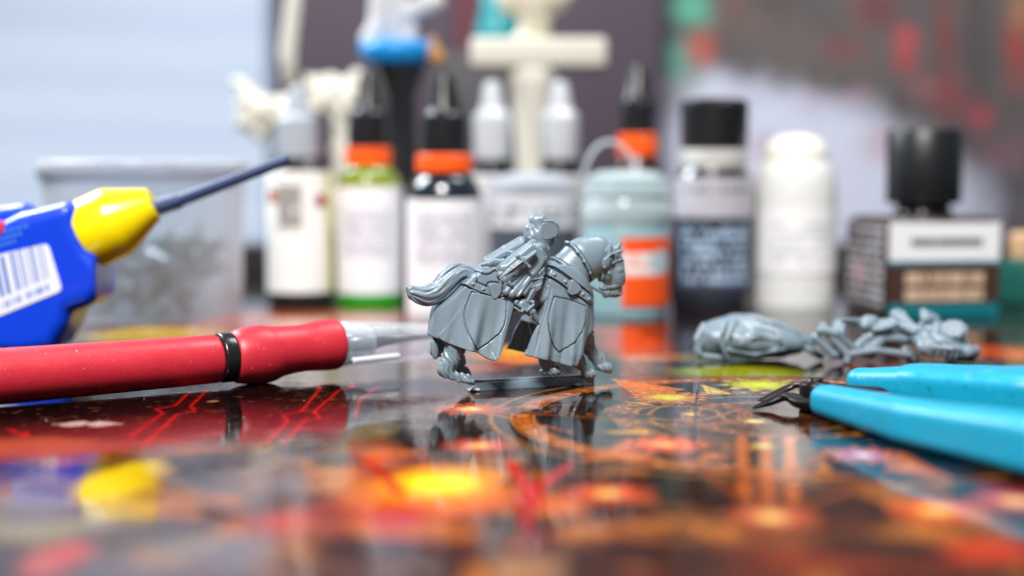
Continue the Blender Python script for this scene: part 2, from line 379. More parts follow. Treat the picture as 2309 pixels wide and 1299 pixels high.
def seg(a, b, w0, w1, col, al=.95, orn=False):
    a, b = P(a), P(b); e = b-a; L2 = e@e; wx, wy = TX-a[0], TY-a[1]; t = np.clip((wx*e[0]+wy*e[1])/L2, 0, 1)
    d = np.hypot(wx-e[0]*t, wy-e[1]*t); ww = w0+(w1-w0)*t; lay(edge(d-ww)*al, col)
    if orn:
        lay(edge(d-ww*.62)*al, (40, 20, 18)); s = t*math.sqrt(L2); lay(edge(np.hypot((s % 4.2)-2.1, d*1.2)-ww*.3)*al, GOLD)
def arrow(px, py, pts, col, al=.95):
    p = np.array([gpt(*q) for q in pts]); d = polysd(p, TX, TY); lay(edge(d)*al, col); lay(edge(np.abs(d+1.0)-.18)*.6, (96, 44, 22)); lay(edge(d+1.6)*np.clip((n3-.45)*5, 0, 1)*.4, PALE)
def star(px, py, r, col, core, n=12, pale=(250, 220, 150)):
    x, y = gpt(px, py); q = np.hypot(TX-x, TY-y); a = np.arctan2(TY-y, TX-x)
    sp = r*(.66+.42*np.abs(((a*n/(2*math.pi)) % 1)*2-1)); lay(edge(q-sp)*.95, col); lay(edge(np.abs(q-r*.74)-.25)*.7, (90, 26, 18))
    lay(edge(q-r*.52+n2*.8, .8), core); lay(edge(q-r*.26, 1.2)*.9, pale)
    lay(edge(q-r*.9)*np.clip((np.sin(a*n*2)*np.sin(q*2.5)-.1)*3, 0, 1)*.16, pale)
seg(gpt(1062, 922), gpt(1440, 940), 3.2, 3.2, COP); seg(gpt(1120, 922), gpt(1440, 940), 2.5, 2.5, (46, 22, 22), 1, True)
seg(gpt(1060, 922), gpt(1300, 912), .35, .35, GOLD); seg(gpt(1060, 922), gpt(1290, 975), .45, .45, GOLD)
for xx in (1672, 1725, 1780): seg(gpt(xx, 985), gpt(xx+8, 1130), .9, 1.1, GOLD)
seg(gpt(1600, 1020), gpt(1720, 1110), .8, .8, COP); seg(gpt(1870, 1010), gpt(1740, 1110), .8, .8, COP); seg(gpt(1330, 1035), gpt(1500, 1000), .6, .6, GOLD)
seg(gpt(1500, 1000), gpt(1730, 1165), .9, .9, COP); seg(gpt(1740, 1165), gpt(2000, 1080), .9, .9, COP); seg(gpt(1500, 895), gpt(1740, 868), .5, .5, GOLD)
arrow(0, 0, [(1376, 853), (1440, 897), (1545, 878)], (226, 132, 44)); arrow(0, 0, [(1300, 1040), (1428, 986), (1412, 1016), (1500, 1030)], (206, 112, 50))
arrow(0, 0, [(2030, 1018), (2160, 1086), (1990, 1060)], (206, 116, 66)); arrow(0, 0, [(1856, 1038), (1880, 1068), (1840, 1060)], (214, 140, 84))
arrow(0, 0, [(1398, 905), (1480, 916), (1450, 908)], (236, 170, 80)); arrow(0, 0, [(1352, 974), (1462, 980), (1460, 969)], (236, 170, 80)); arrow(0, 0, [(1580, 866), (1594, 888), (1650, 888)], (240, 190, 60))
arrow(0, 0, [(1560, 1050), (1590, 1020), (1660, 1024)], (200, 120, 60))
star(1060, 922, 7.6, (196, 92, 74), (226, 120, 100)); star(1082, 1005, 7.0, (196, 62, 38), (226, 84, 60)); star(1508, 896, 8.0, (226, 150, 60), (240, 206, 40), 14, (250, 236, 90))
star(1500, 1002, 7.6, (226, 96, 44), (240, 120, 80), 12, (250, 190, 150)); star(1946, 1026, 6.8, (214, 120, 96), (176, 96, 196), 12, (245, 225, 245)); star(1370, 1112, 7.2, (206, 66, 34), (230, 90, 60))
star(1740, 1165, 7.0, (196, 80, 60), (226, 130, 110)); star(2110, 1150, 7.0, (226, 100, 34), (240, 140, 60)); star(1715, 868, 9.0, (200, 190, 30), (226, 214, 40), 10, (240, 235, 90)); star(1700, 950, 3.0, (214, 170, 120), (240, 220, 190), 8)
star(1720, 1005, 2.2, (230, 200, 140), (245, 230, 190), 8); star(1560, 934, 2.4, (214, 170, 110), (245, 230, 150), 8); star(2290, 1130, 7, (190, 40, 60), (226, 90, 60))
# cracked scales left of the miniature's base
x0, y0 = gpt(1010, 905); msk = np.clip(1.3-np.hypot((TX-x0)/26, (TY-y0)/16), 0, 1)
lay(msk*(edge(np.abs(((TX*.32+TY*.16+n2) % 1)-.5)*3-.16)+edge(np.abs(((TX*.07-TY*.28+n2*.6) % 1)-.5)*3.4-.16))*.6, (176, 106, 74)); lay(msk*np.clip((n2-.5)*3, 0, 1)*.35, (130, 78, 56))
# thin red circuit lines on the dark left half
RED = (226, 40, 34)
def wire(pts, wd=.24):
    g = [gpt(*q) for q in pts]; d = linesd(g, TX, TY); lay(edge(d-wd, .2), RED); lay(np.clip(.5-d/4, 0, 1)*.25, (150, 20, 20))
wire([(440, 872), (395, 915), (352, 922), (368, 932), (355, 940), (290, 988)]); wire([(475, 872), (430, 916), (440, 928), (400, 934), (325, 1002)])
wire([(730, 862), (716, 868), (722, 876), (680, 928), (636, 936), (650, 948), (600, 1000)]); wire([(790, 862), (797, 874), (765, 880), (708, 928), (722, 944), (690, 946), (640, 1000)])
wire([(20, 968), (60, 984), (60, 975)], .3); wire([(855, 870), (812, 900), (800, 940)], .15)
x0, y0 = gpt(200, 955); q = np.abs(np.sin((TX-x0)*.55))*3.2*np.clip(1-np.abs(TX-x0)/6.5, 0, 1)+.5; lay(edge(np.abs(TY-y0-(n2-.5)*3)-q)*(np.abs(TX-x0) < 6.4), (206, 176, 168))
x0, y0 = gpt(480, 905); lay(edge(np.hypot((TX-x0)/1.7, (TY-y0)/2.2)-1+n2*.4), (150, 110, 80))
lay(edge(np.abs(((TX+n1*14)*.09 % 1)-.5)*8-.12)*.12*(TX < 0), (120, 90, 80))
seg(gpt(1150, 1040), gpt(1215, 1140), .8, 1.2, (214, 34, 34)); seg(gpt(1290, 1045), gpt(1180, 1120), .5, 1.2, (220, 40, 50)); seg(gpt(1180, 1120), gpt(1190, 1200), 1.2, .6, (190, 30, 26)); seg(gpt(830, 1040), gpt(905, 1110), .6, 1.0, (200, 40, 30))
# speckle, wear and fine scroll-work everywhere
lay(np.clip((n3-.72)*6, 0, 1)*.35, (190, 120, 70)); lay(np.clip((np.sin(TX*1.7+n1*30)*np.sin(TY*1.3+n1*30)-.75)*5, 0, 1)*.10*(TX > -5), (190, 104, 56))
tz = np.zeros_like(TX)
for ln in ([(1318, 884), (1302, 900), (1262, 990)], [(1572, 862), (1566, 1000)], [(2016, 940), (2018, 985), (2010, 1010)]):   # joints between the boards
    g = [gpt(*q) for q in ln]; d = linesd(g, TX, TY); tz -= .06*np.clip(1.2-d/.5, 0, 1); lay(edge(d-.3)*.85, (14, 10, 14))
paint *= 1-np.array([.04, -.03, .24])*np.clip((TX+30)/20, 0, 1)[..., None]
V = np.stack([TX, TY, tz], -1).reshape(-1, 3); i = np.arange(nyv-1)[:, None]*nxv+np.arange(nxv-1)[None]; i = i.ravel()
m = N('glossy_printed_board'); a = m.n('ShaderNodeVertexColor', layer_name='Col'); v, _ = m.obj()
nz = m.noise(v, 700, 4); m.base(m.mix(m.ramp(nz, .3, .7), (.55, .55, .55), (1, 1, 1)))
mm = m.n('ShaderNodeMix', data_type='RGBA', blend_type='MULTIPLY'); mm.inputs[0].default_value = 1; m.lk(m.b.inputs['Base Color'].links[0].from_socket, mm.inputs[6]); m.lk(a.outputs[0], mm.inputs[7]); m.lk(mm.outputs[2], m.b.inputs['Base Color'])
mp = m.n('ShaderNodeMapping'); mp.inputs['Scale'].default_value = (1, .35, 1); m.lk(v, mp.inputs[0])
n4 = m.noise(mp.outputs[0], 420, 5, .65); m.lk(m.math('MULTIPLY_ADD', m.ramp(n4, .35, .75), .14, .035), m.b.inputs['Roughness'])
n5 = m.noise(v, 60, 3); m.bump(m.math('ADD', m.math('MULTIPLY', n4, .10), n5), .00022, .55); m.b.inputs['Specular IOR Level'].default_value = .32
obj('table_top', (V, np.stack([i, i+1, i+1+nxv, i+nxv], 1)), m.m, kind='structure', color=paint.reshape(-1, 3)**1.25*.92, smooth=True)
def specks(n, seed):
    r = np.random.default_rng(seed); V, F = [], []
    for i in range(n):
        g = G(r.uniform(-60, 2380), r.uniform(850, 1120)); s = r.uniform(.05, .14); a = r.uniform(0, 6.28); c, q = math.cos(a)*s, math.sin(a)*s; k = len(V)*1
        P4 = [(c, q, 0), (-q*.6, c*.6, 0), (-c*r.uniform(.6, 2.2), -q, 0), (q*.7, -c*.7, 0), (0, 0, s*.8)]; V += [g+P(p)+P((0, 0, .02)) for p in P4]
        F += [(k, k+1, k+4), (k+1, k+2, k+4), (k+2, k+3, k+4), (k+3, k, k+4)]
    return np.array(V), F
obj('dust', specks(120, 5), plain('dust_white', (214, 210, 204), .8, bump=0), kind='stuff', smooth=False)
del paint, n1, n2, n3

# ------------------------------------------------------------------ backdrop
WY = 600
def panelgrid(px0, px1, py0, py1, Y, n=(160, 120)):
    a, b = at(px0, py1, Y), at(px1, py0, Y); xs = np.linspace(a[0], b[0], n[0]); zs = np.linspace(a[2], b[2], n[1]); X, Z = np.meshgrid(xs, zs); return X, Z
def gridfaces(nx, ny): i = (np.arange(ny-1)[:, None]*nx+np.arange(nx-1)[None]).ravel(); return np.stack([i, i+1, i+1+nx, i+nx], 1)
m = N('pale_blue_wall'); v, (x, y, z) = m.obj(); n = m.noise(v, 5, 2); sl = m.noise(None, 1, 0)
wv = m.n('ShaderNodeTexWave', wave_type='BANDS', bands_direction='Z'); wv.inputs['Scale'].default_value = 9; wv.inputs['Distortion'].default_value = 1.2; m.lk(v, wv.inputs[0])
m.base(m.mix(wv.outputs['Fac'], tuple(srgb(203, 219, 242)), tuple(srgb(213, 227, 246)))); m.b.inputs['Roughness'].default_value = .7
obj('wall', bevbox((0, WY+10, 150), (800, 6, 380), .5), m.m, kind='structure', smooth=False)
# ------------------------------------------------------------------ the mounted knight miniature, sculpted as signed-distance volumes
HO = G(1190, 873); HA = math.radians(19); HR = rotz(HA)
def hl(px, py, yl=0.0):                                # photo pixel -> the miniature's own frame, on its plane y = yl
    o = HR.T @ (CAM-HO); r = HR.T @ ray(px, py); t = (yl-o[1])/r[1]; return o+r*t
def L(X, Y, yl=0.0): return hl(900+X/2.952, 460+Y/2.952, yl)
def L2(pts, yl=0.0): return np.array([L(x, y, yl)[[0, 2]] for x, y in pts])
def w2(V): return V @ HR.T + HO
knight = thing('mounted_knight_miniature', 'unpainted grey plastic hooded knight riding an armoured horse, standing on a thin bar', 'miniature', HO)
def part(name, vol, parent=knight, mat=GREY, **k): v, f = vol.mesh(); return obj(name, (w2(v), f), mat, parent, **k)
h = .16
B = Vol((-27, -9.5, -1), (26, 9.5, 34), h)
# body, neck and head
B.ell(L(610, 590), (5.6, 5.2, 5.2), 1); B.cap(L(660, 592), L(1050, 555), 4.4, 4.5, 1.5, 1.08); B.ell(L(1105, 560), (4.5, 5.0, 5.3), 1.5)
B.cap(L(1085, 500), L(1225, 372), 5.0, 4.6, 1.5, .78); B.cap(L(1225, 372), L(1300, 348), 4.6, 4.2, 1, .76); B.cap(L(1300, 348), L(1352, 372), 4.2, 3.3, 1, .76)
B.cap(L(480, 470), L(600, 450), 1.0, 1.6, 1.5)
def score(v, pts, half=0, yl=-3.5, depth=.3, wd=.22, closed=False, sm=6):
    p = spline(L2(pts, yl), sm, closed) if sm else L2(pts, yl); p = np.vstack([p, p[:1]]) if closed else p
    v.D += (depth*np.clip(1-np.abs(linesd(p, X_, Z_)-half)/wd, 0, 1)).astype(np.float32)[:, None, :]
X_, Z_ = B.ax[0][:, None], B.ax[2][None, :]; B0 = B.like(); B0.D = B.D.copy()
REIN1, REIN2 = [(1140, 238), (1195, 330), (1245, 420), (1290, 500)], [(1030, 338), (1140, 440), (1240, 530), (1290, 560)]
PEYT, PEY2 = [(975, 440), (1060, 486), (1140, 545), (1210, 592), (1275, 640)], [(1000, 392), (1090, 450), (1180, 520), (1262, 580)]
CRUP = [(445, 512), (520, 552), (600, 582), (680, 592)]
score(B, REIN1, .42, -2.8, .5); score(B, REIN2, .4, -3.2, .45)
body = part('horse_body', B); B = B0
H = B.like()
H.cap(L(1400, 372), L(1425, 480), 2.6, 2.4, .6, .74); H.cap(L(1425, 480), L(1436, 572), 2.35, 1.6, .6, .8); H.cap(L(1470, 385), L(1484, 520), .7, .6, .5, 1.6); H.ell(L(1372, 455, -.2), (1.9, 2.1, 2.3), .5)
H.cap(L(1462, 380), L(1478, 500), 1.0, .7, .6); H.cap(L(1375, 600), L(1450, 585), .75, 1.1, .5); H.cap(L(1350, 560), L(1372, 605), .5, .6, .5)
for yy in (-1.55, 1.55):                                # ears, eye rims, nostrils
    s_ = -1 if yy < 0 else 1; H.cap(L(1358, 385, 2.5*s_), L(1386, 325, 2.7*s_), 1.25, 1.0, .2, .55); H.cap(L(1386, 325, 2.7*s_), L(1412, 262, 2.3*s_), 1.0, .22, .12, .55); H.cap(L(1372, 360, 3.5*s_), L(1404, 285, 3.2*s_), .55, .12, .1, 1, True)
    H.cap(L(1430, 345, .9*s_), L(1452, 300, 1.1*s_), .9, .75, .15, .6); H.cap(L(1452, 300, 1.1*s_), L(1478, 254, 1.2*s_), .75, .18, .1, .6)
    for j_ in range(4): H.cap(L(1392+6*j_, 392-18*j_, 2.3*s_), L(1474+4*j_, 366-19*j_, 1.6*s_), .3, .22, .08)
    H.ell(L(1458, 440, yy), (.75, .5, .5), .3); H.ell(L(1462, 440, yy*1.25), (.36, .3, .26), .1, 0, True)
    H.ell(L(1466, 585, yy*.62), (.3, .3, .42), .15, .4, True); H.cap(L(1398, 608, yy*.5), L(1462, 612, yy*.5), .12, .12, .1, 1, True)
head = part('horse_head', H); HEADM = H.mesh()
hs = B.like(); X_, Z_ = B.ax[0][:, None], B.ax[2][None, :]
def band(base, pts, half, out=.32, yl=-3.5, closed=False, smooth=6, fill=False):
    """raised strip that follows the surface of base, drawn on the side view"""
    v = base.like(); p = L2(pts, yl); p = spline(p, smooth, closed) if smooth else p
    d = (polysd(p, X_, Z_) if fill else linesd(p, X_, Z_)-half)
    v.D = np.maximum(base.D-out, -(base.D+.6)); v.D = np.maximum(v.D, d.astype(np.float32)[:, None, :]); return v
def near(v, y=0.0, side=-1):
    v.D = np.maximum(v.D, (side*-1)*(v.Y-y)+0*v.D); return v
def merge(*vs, k=.1):
    r = vs[0].like(); r.D = vs[0].D.copy()
    for q in vs[1:]: r.D = smin(r.D, q.D, k)
    return r
noses = merge(*[band(H, p, hw, .28, -1.4) for p, hw in (([(1318, 560), (1400, 560), (1490, 530)], .38), ([(1385, 430), (1390, 500), (1402, 590)], .26), ([(1340, 420), (1410, 395), (1490, 372)], .34), ([(1330, 350), (1350, 440), (1345, 540)], .3), ([(1420, 330), (1440, 380), (1445, 420)], .22), ([(1340, 375), (1395, 330), (1440, 340)], .25))])
for q in ((1402, 560), (1388, 460), (1350, 420), (1420, 395)): noses = merge(noses, band(H, [q, (q[0]+1, q[1])], .36, .5, -1.8, smooth=0), k=.05)
part('bridle', noses)
part('chamfron', merge(band(H, [(1425, 395), (1482, 360), (1496, 420), (1488, 520), (1440, 530), (1425, 470)], 0, .3, -1.2, True, 5, True), band(H, [(1330, 400), (1352, 350), (1412, 370), (1400, 420), (1350, 440)], 0, .35, -1.6, True, 4, True)))
rein = merge(band(B, [(1140, 238), (1195, 330), (1245, 420), (1290, 500)], .26, .42, -2.8), band(B, [(1030, 338), (1140, 440), (1240, 530), (1290, 560)], .22, .3, -3.2))
rein.chain([L(1275, 548, -3), L(1330, 578, -2.6), L(1392, 606, -2)], [.34, .32, .3], .2)
for q in ((1150, 256), (1188, 318), (1222, 382), (1268, 462)): rein = merge(rein, band(B, [q, (q[0]+1, q[1])], .3, .62, -3.2, smooth=0), k=.05)
part('rein', rein)
# tail
T = B.like()
up = spline([L(x, y, -1) for x, y in [(500, 440), (430, 412), (370, 420), (300, 465), (240, 530), (160, 565), (90, 555), (58, 578)]], 5)
dn = spline([L(x, y, -1) for x, y in [(480, 520), (440, 500), (400, 520), (340, 590), (270, 650), (190, 668), (110, 640), (62, 590)]], 5)
nT = 11
for i in range(nT):
    t = i/(nT-1); yo = -1.5*math.sin(math.pi*t)-.32*(i % 2); pts = [a*(1-t)+b*t+P((0, yo*math.sin(math.pi*min(1, .15+.9*j/len(up)))+.22*math.sin(j*.16+i*2.4), .22*math.sin(j*.2+i*1.7))) for j, (a, b) in enumerate(zip(up, dn))]
    rs = [.31+.17*math.sin(math.pi*j/len(pts)) for j in range(len(pts))]; rs[-1] = .35; rs[-2] = .45
    T.chain(pts, rs, .05); pts2 = [p*[1, 0, 1]+[0, -p[1]*.8+.4, 0] for p in pts]; T.chain(pts2[::4], [r*.85 for r in rs[::4]], .25)
part('tail', T)
# caparison: cloth hangings with folds, open below
def cloth(poly0, wfun, plan, thick=.75, zopen=9.2):
    v = B.like(); p = spline([L(x, y, yl)[[0, 2]] for x, y, yl in poly0], 5, True); d2 = polysd(p, X_, Z_).astype(np.float32)[:, None, :]
    W = (wfun(X_, Z_)*plan(X_, Z_)).astype(np.float32)[:, None, :]; dy = np.abs(v.Y)-W
    D = -smin(-d2, -dy*.93, .35)
    hollow = np.maximum(np.maximum(dy+thick*1.05, v.Z-zopen), Xl(v)-v.X)
    v.D = np.maximum(D, -hollow).astype(np.float32); return v
zt, zb = L(600, 560)[2], L(600, 1000)[2]
def tdown(Z): return np.clip((zt-Z)/(zt-zb), 0, 1)
xr0 = L(520, 700)[0]; xrl = L(225, 760)[0]
planR = lambda X, Z: np.sqrt(np.clip(1-(np.clip(xr0-X, 0, None)/(xr0-xrl+tdown(Z)*1.6))**2.6, 0, 1))
wR = lambda X, Z: 5.5+1.9*tdown(Z)**1.2+tdown(Z)*(.75*np.sin(X*.95-Z*.28+.4)+.28*np.sin(X*2.1-Z*.5))-.035*np.clip(Z-zt, 0, 9)**2
Xl = lambda v: xrl+1.2+0*v.Z
CR = cloth([(452, 480, 0), (520, 428, 0), (600, 420, -1), (700, 430, -3), (742, 500, -5), (768, 690, -6), (735, 800, -6.5), (640, 1026, -7), (640, 1026, -7), (600, 1018, -7), (520, 992, -7), (420, 962, -6.5), (290, 906, -5), (290, 906, -5), (240, 890, -1), (192, 874, 0), (192, 874, 0), (214, 770, 0), (240, 690, 0), (330, 600, 0), (400, 530, 0)], wR, planR)
XR = CR.X; CR.D += (.12*np.clip(1-np.abs(np.sin((CR.X*.9+CR.Z*.35))*6), 0, 1)*(CR.Z < zb+6)).astype(np.float32)
cn = lambda q, m=5, yl=-6.5: [tuple(v) for i in range(len(q)) for v in ([q[i]]*1)]
SH1 = [(490, 590), (560, 602), (640, 620), (711, 646), (708, 700), (700, 760), (682, 812), (650, 862), (590, 915), (512, 968), (488, 925), (462, 872), (444, 810), (438, 750), (450, 690), (470, 640)]
PN1, PN2 = [(598, 532), (672, 534), (676, 590), (634, 634), (606, 600)], [(1152, 502), (1206, 556), (1190, 590), (1148, 606), (1122, 588), (1132, 545)]
CR0 = CR.like(); CR0.D = CR.D.copy(); score(CR, CRUP, .85, -5.6, .5); score(CR, PN1, 0, -6, .5, .4, True, 4)
cap_r = part('rear_caparison', CR); CR = CR0
xf0 = L(1130, 700)[0]; xfr = L(1275, 760)[0]
planF = lambda X, Z: np.sqrt(np.clip(1-(np.clip(X-xf0, 0, None)/(xfr-xf0+.3))**2.2, .05, 1))
wF = lambda X, Z: 5.3+1.7*tdown(Z)**1.2+tdown(Z)*(.7*np.sin(X*.9-Z*.22+2.3)+.25*np.sin(X*2.3-Z*.3))-.03*np.clip(Z-zt, 0, 9)**2
Xl = lambda v: -99+0*v.Z
CF = cloth([(1000, 440, -3), (1080, 400, -2), (1190, 470, -1), (1262, 590, 0), (1268, 690, 0), (1262, 800, 0), (1228, 900, -4), (1188, 1080, -7), (1188, 1080, -7), (1120, 1076, -6), (1060, 1062, -6.5), (950, 1036, -7), (844, 1014, -7), (844, 1014, -7), (890, 900, -7), (962, 745, -6.5), (988, 600, -6)], wF, planF, .7, 14)
CF.D += (.10*np.clip(1-np.abs(np.sin((CF.X*1.0-CF.Z*.3))*6), 0, 1)*(CF.Z < zb+5)).astype(np.float32)
SH2 = [(1046, 624), (1120, 638), (1190, 660), (1246, 686), (1246, 740), (1236, 790), (1210, 850), (1170, 905), (1110, 955), (1064, 984), (1036, 950), (1012, 900), (998, 840), (996, 780), (1006, 730), (1022, 680)]
CF0 = CF.like(); CF0.D = CF.D.copy(); score(CF, PEYT, .92, -5.2, .5, .3); score(CF, PN2, 0, -5.8, .5, .4, True, 4); score(CF, SH2, 0, -6.5, .4, .34, True, 0)
score(CF, [(1000, 560), (985, 640), (930, 800), (868, 1000)], .7, -6, .22, .2)
cap_f = part('front_caparison', CF); CF = CF0
# heraldic shields, belts, pendants
def shield(base, pts, out=.3):
    a = band(base, pts, 0, out, -6.5, True, 0, True)
    return near(a, -1)
sp_ = near(band(CR, [(492, 560), (600, 590), (700, 600), (762, 640), (758, 700), (636, 1024), (520, 990), (420, 962), (286, 902), (330, 820), (400, 720), (452, 640)], 0, .55, -6.3, True, 4, True), -1); score(sp_, SH1, 0, -6.5, .4, .34, True, 0); score(sp_, CRUP, .85, -5.6, .5); score(sp_, PN1, 0, -6, .5, .4, True, 4); part('side_panel', sp_)
part('shield_panel', shield(CR, SH1, .78))
part('shield_panel', shield(CF, SH2))
BC = merge(B, CR, k=.3); BF = merge(B, CF, k=.3)
crup = merge(band(BC, [(445, 512), (520, 552), (600, 582), (680, 592)], .72, .45, -5.6), band(BC, [(640, 420), (668, 470), (672, 540)], .3, .4, -5), band(BC, [(500, 430), (560, 450), (620, 420)], .3, .35, -3), band(BC, [(470, 440), (490, 480), (470, 520)], .5, .5, -4))
for q in ((555, 566), (488, 532), (652, 584)): crup = merge(crup, band(BC, [q, (q[0]+1, q[1])], .3, .75, -5.6, smooth=0), k=.05)
part('crupper_strap', crup)
peyt = merge(band(BF, [(975, 440), (1060, 486), (1140, 545), (1210, 592), (1275, 640)], .78, .5, -5.2), band(BF, [(1000, 392), (1090, 450), (1180, 520), (1262, 580)], .16, .62, -4.6))
for q in ((1030, 468), (1100, 516), (1216, 598), (1262, 632)): peyt = merge(peyt, band(BF, [q, (q[0]+1, q[1])], .32, .82, -5.2, smooth=0), k=.05)
part('breast_strap', near(peyt, 6.5))
part('strap_pendant', near(band(BC, [(598, 532), (672, 534), (676, 590), (634, 634), (606, 600)], 0, .95, -6, True, 4, True), -1))
part('strap_pendant', near(band(BF, [(1152, 502), (1206, 556), (1190, 590), (1148, 606), (1122, 588), (1132, 545)], 0, .95, -5.8, True, 4, True), -1))
BK = B.like(); BK.chain([L(556, 405, -4), L(620, 385, -4.4), L(715, 385, -4.6)], [.45, .75, .5], .2); BK.ell(L(690, 376, -4.6), (.6, .6, .5), .1); BK.chain([L(640, 400, -4.6), L(600, 400, -4.4)], [.5, .6], .2)
BK.poly(L2([(610, 470), (640, 400), (720, 380), (780, 400), (780, 560), (650, 520)], 0), -4.2, 4.2, .4, .5)
part('saddle', BK)
# legs and hooves
Lg = B.like(); zz = L(500, 1190)[2]
def leg(pts, rs, hoof, hr, ang=0, sy=.8):
    v = B.like(); v.chain([L(*p) for p in pts], rs, .8, sy); q = L(*hoof); v.cap(L(*pts[-1]), q, rs[-1]*.9, hr[0]*.62, .3, hr[1]/hr[0]*1.15); v.ell(q, (hr[0], hr[1], hr[2]*.8), .25, ang); fl_ = (math.sin(ang)*(v.X-q[0])-math.cos(ang)*(v.Z-q[2]))-hr[2]*.5; v.D = np.maximum(v.D, fl_+0*v.D)
    for i in range(7):
        a = L(*pts[-2]); e = q+P((math.cos(ang)*(i-3)*hr[0]*.22, -.5-.1*i if i % 2 else -.9, -hr[2]*.1*(1+i % 2)))
        v.cap(a+P((.1*(i-3), -.7, -.3)), e, .34, .2, .1)
    return v
LEGM = []
def part_leg(v):
    v.D += (.10*np.sin(v.X*5.5+v.Z*2.2+np.sin(v.Z*1.7)*1.5)).astype(np.float32)*(v.D < 1); LEGM.append(v.mesh()); obj('leg', (w2(LEGM[-1][0]), LEGM[-1][1]), GREY, knight)
def flat_bottom(v, z): v.D = np.maximum(v.D, (z-v.Z)+0*v.D); return v
part_leg(leg([(360, 880, -3.2), (372, 960, -3.6), (345, 1040, -3.8), (300, 1105, -3.9), (335, 1145, -4)], [2.3, 2.0, 1.75, 1.4, 1.3], (440, 1176, -4), (2.4, 1.3, .95), -.28))
part_leg(leg([(300, 860, 1), (270, 930, 1), (240, 980, 1)], [2.0, 1.6, 1.3], (250, 985, 1), (1.0, 1.2, 2.2), .1))
part_leg(leg([(370, 940, 3.2), (400, 1050, 3.4), (400, 1090, 3.4)], [1.6, 1.2, 1.1], (425, 1120, 3.4), (2.2, 1.2, 1.4), -.6))
part_leg(leg([(990, 950, -3), (985, 1020, -3), (985, 1060, -3.4)], [2.2, 1.9, 1.8], (1010, 1112, -3.6), (2.5, 1.9, 1.7), 0))
part_leg(leg([(1190, 800, 1), (1240, 880, 1), (1272, 970, 1), (1318, 1030, 1)], [2.2, 1.8, 1.35, 1.6], (1358, 1088, 1), (2.3, 1.9, 1.75), -.3))
part_leg(leg([(1150, 960, -1.6), (1200, 1050, -1.6), (1235, 1092, -1.6)], [1.6, 1.2, 1.15], (1258, 1132, -1.6), (1.7, 1.5, 1.5), 0))
hk = B.like()
for c, r, a in (((236, 968, -1.2), (.85, .5, 2.2), .08), ((298, 1088, -4.6), (.8, .5, 1.9), -.2)): hk.ell(L(*c), r, .05, a)
part('hoof', hk)
# slotted base bar
b0, b1 = L(462, 1215, -1.6), L(1300, 1150, -1.6)
V, F = bevbox(((b0[0]+b1[0])/2, 0, .85), ((b1[0]-b0[0])/2, 1.7, .85), .15)
V[:, 0] += np.where(V[:, 0] < b0[0]+1, (V[:, 2])*1.1, 0)
V2, F2 = bevbox(((b0[0]+b1[0])/2+.8, .5, 1.75), ((b1[0]-b0[0])/2-1.2, .9, .3), .1)
obj('base_bar', (w2(join((V, F), (V2, F2))[0]), join((V, F), (V2, F2))[1]), GREY, knight, sharp=40)
for q in ((515, 1243), (1190, 1203)):
    c = L(*q, -2.2); c[2] = .35; v = Vol(c-2, c+2, .12); v.ell(c, (.85, .5, .35), .05); part('sprue_nub', v, mat=WHITEP)
# ---- rider
R0 = Vol(L(640, 830, -9)+P((-1, 0, 0))-P((0, 3, 0)), L(1120, 40, 4)+P((1, 3, 1)), .12)
R0.lo[1]; 
def rv(): return R0.like()
rider = rv(); rider.cap(L(925, 300, -1), L(880, 560, -1), 2.5, 3.0, .8, 1.0); rider.cap(L(930, 300, -3.6), L(890, 330, -3), 1.5, 1.4, .8); rider.cap(L(900, 560, -3), L(960, 620, -4), 2.2, 1.6, .8); rider.cap(L(925, 240, -1), L(930, 300, -1), 1.5, 2.0, .8)
body_r = part('rider_torso', rider)
hd = rv(); hd.ell(L(955, 200, -1), (2.9, 2.5, 3.1), .8, .25); hd.ell(L(912, 118, -1), (1.55, 1.5, 1.7), 1.0, .4); hd.cap(L(940, 96, -1), L(1040, 160, -1), 1.0, .7, .9, 1.9)
hd.cap(L(880, 215, -1), L(965, 300, -1.2), 1.5, 1.3, .7, 1.5); hd.cap(L(865, 165, -1), L(872, 240, -1), .9, 1.0, .6, 1.6)
hd.ell(L(1022, 240, -1.4), (1.9, 1.65, 2.1), .3, .2, True); hd.cap(L(1000, 183, -6), L(1000, 183, -5.1), 2.1, 2.1, .05, 1, True)
hd.cap(L(975, 248, -3.8), L(1020, 240, -3.6), .22, .3, .1, 1, True); hd.cap(L(1020, 240, -3.6), L(1046, 215, -3.2), .3, .15, .1, 1, True)
hd.cap(L(884, 128, -3.2), L(980, 122, -3.6), .22, .2, .15, 1, True); hd.cap(L(872, 215, -3.3), L(935, 285, -3.5), .2, .25, .2, 1, True); hd.cap(L(900, 180, -3.6), L(950, 275, -3.6), .2, .2, .25, 1, True)
hd.chain([L(970, 114, -3.2), L(1015, 114, -3.3), L(1052, 140, -3.2), L(1066, 180, -3), L(1060, 218, -2.8)], [.28, .3, .3, .28, .2], .1); hd.chain([L(868, 225, -3), L(900, 262, -3.4), L(950, 300, -3.6)], [.35, .4, .4], .1)
part('hood', hd)
dk = rv(); dk.poly(L2([(958, 128), (985, 118), (1020, 124), (1050, 150), (1060, 185), (1046, 215), (1010, 232), (975, 240), (950, 225), (940, 190), (945, 155)], -3.3), -3.45, -2.2, .05, .12, smooth=4); part('hood_flap', dk)
fc = rv(); fc.ell(L(1003, 240, -1.3), (1.25, 1.25, 1.7), .3, .2); fc.ell(L(1032, 240, -1.3), (.42, .35, .55), .3, -.3); fc.ell(L(1020, 268, -1.3), (.45, .55, .28), .2); fc.ell(L(1005, 290, -1.3), (.7, .7, .5), .3)
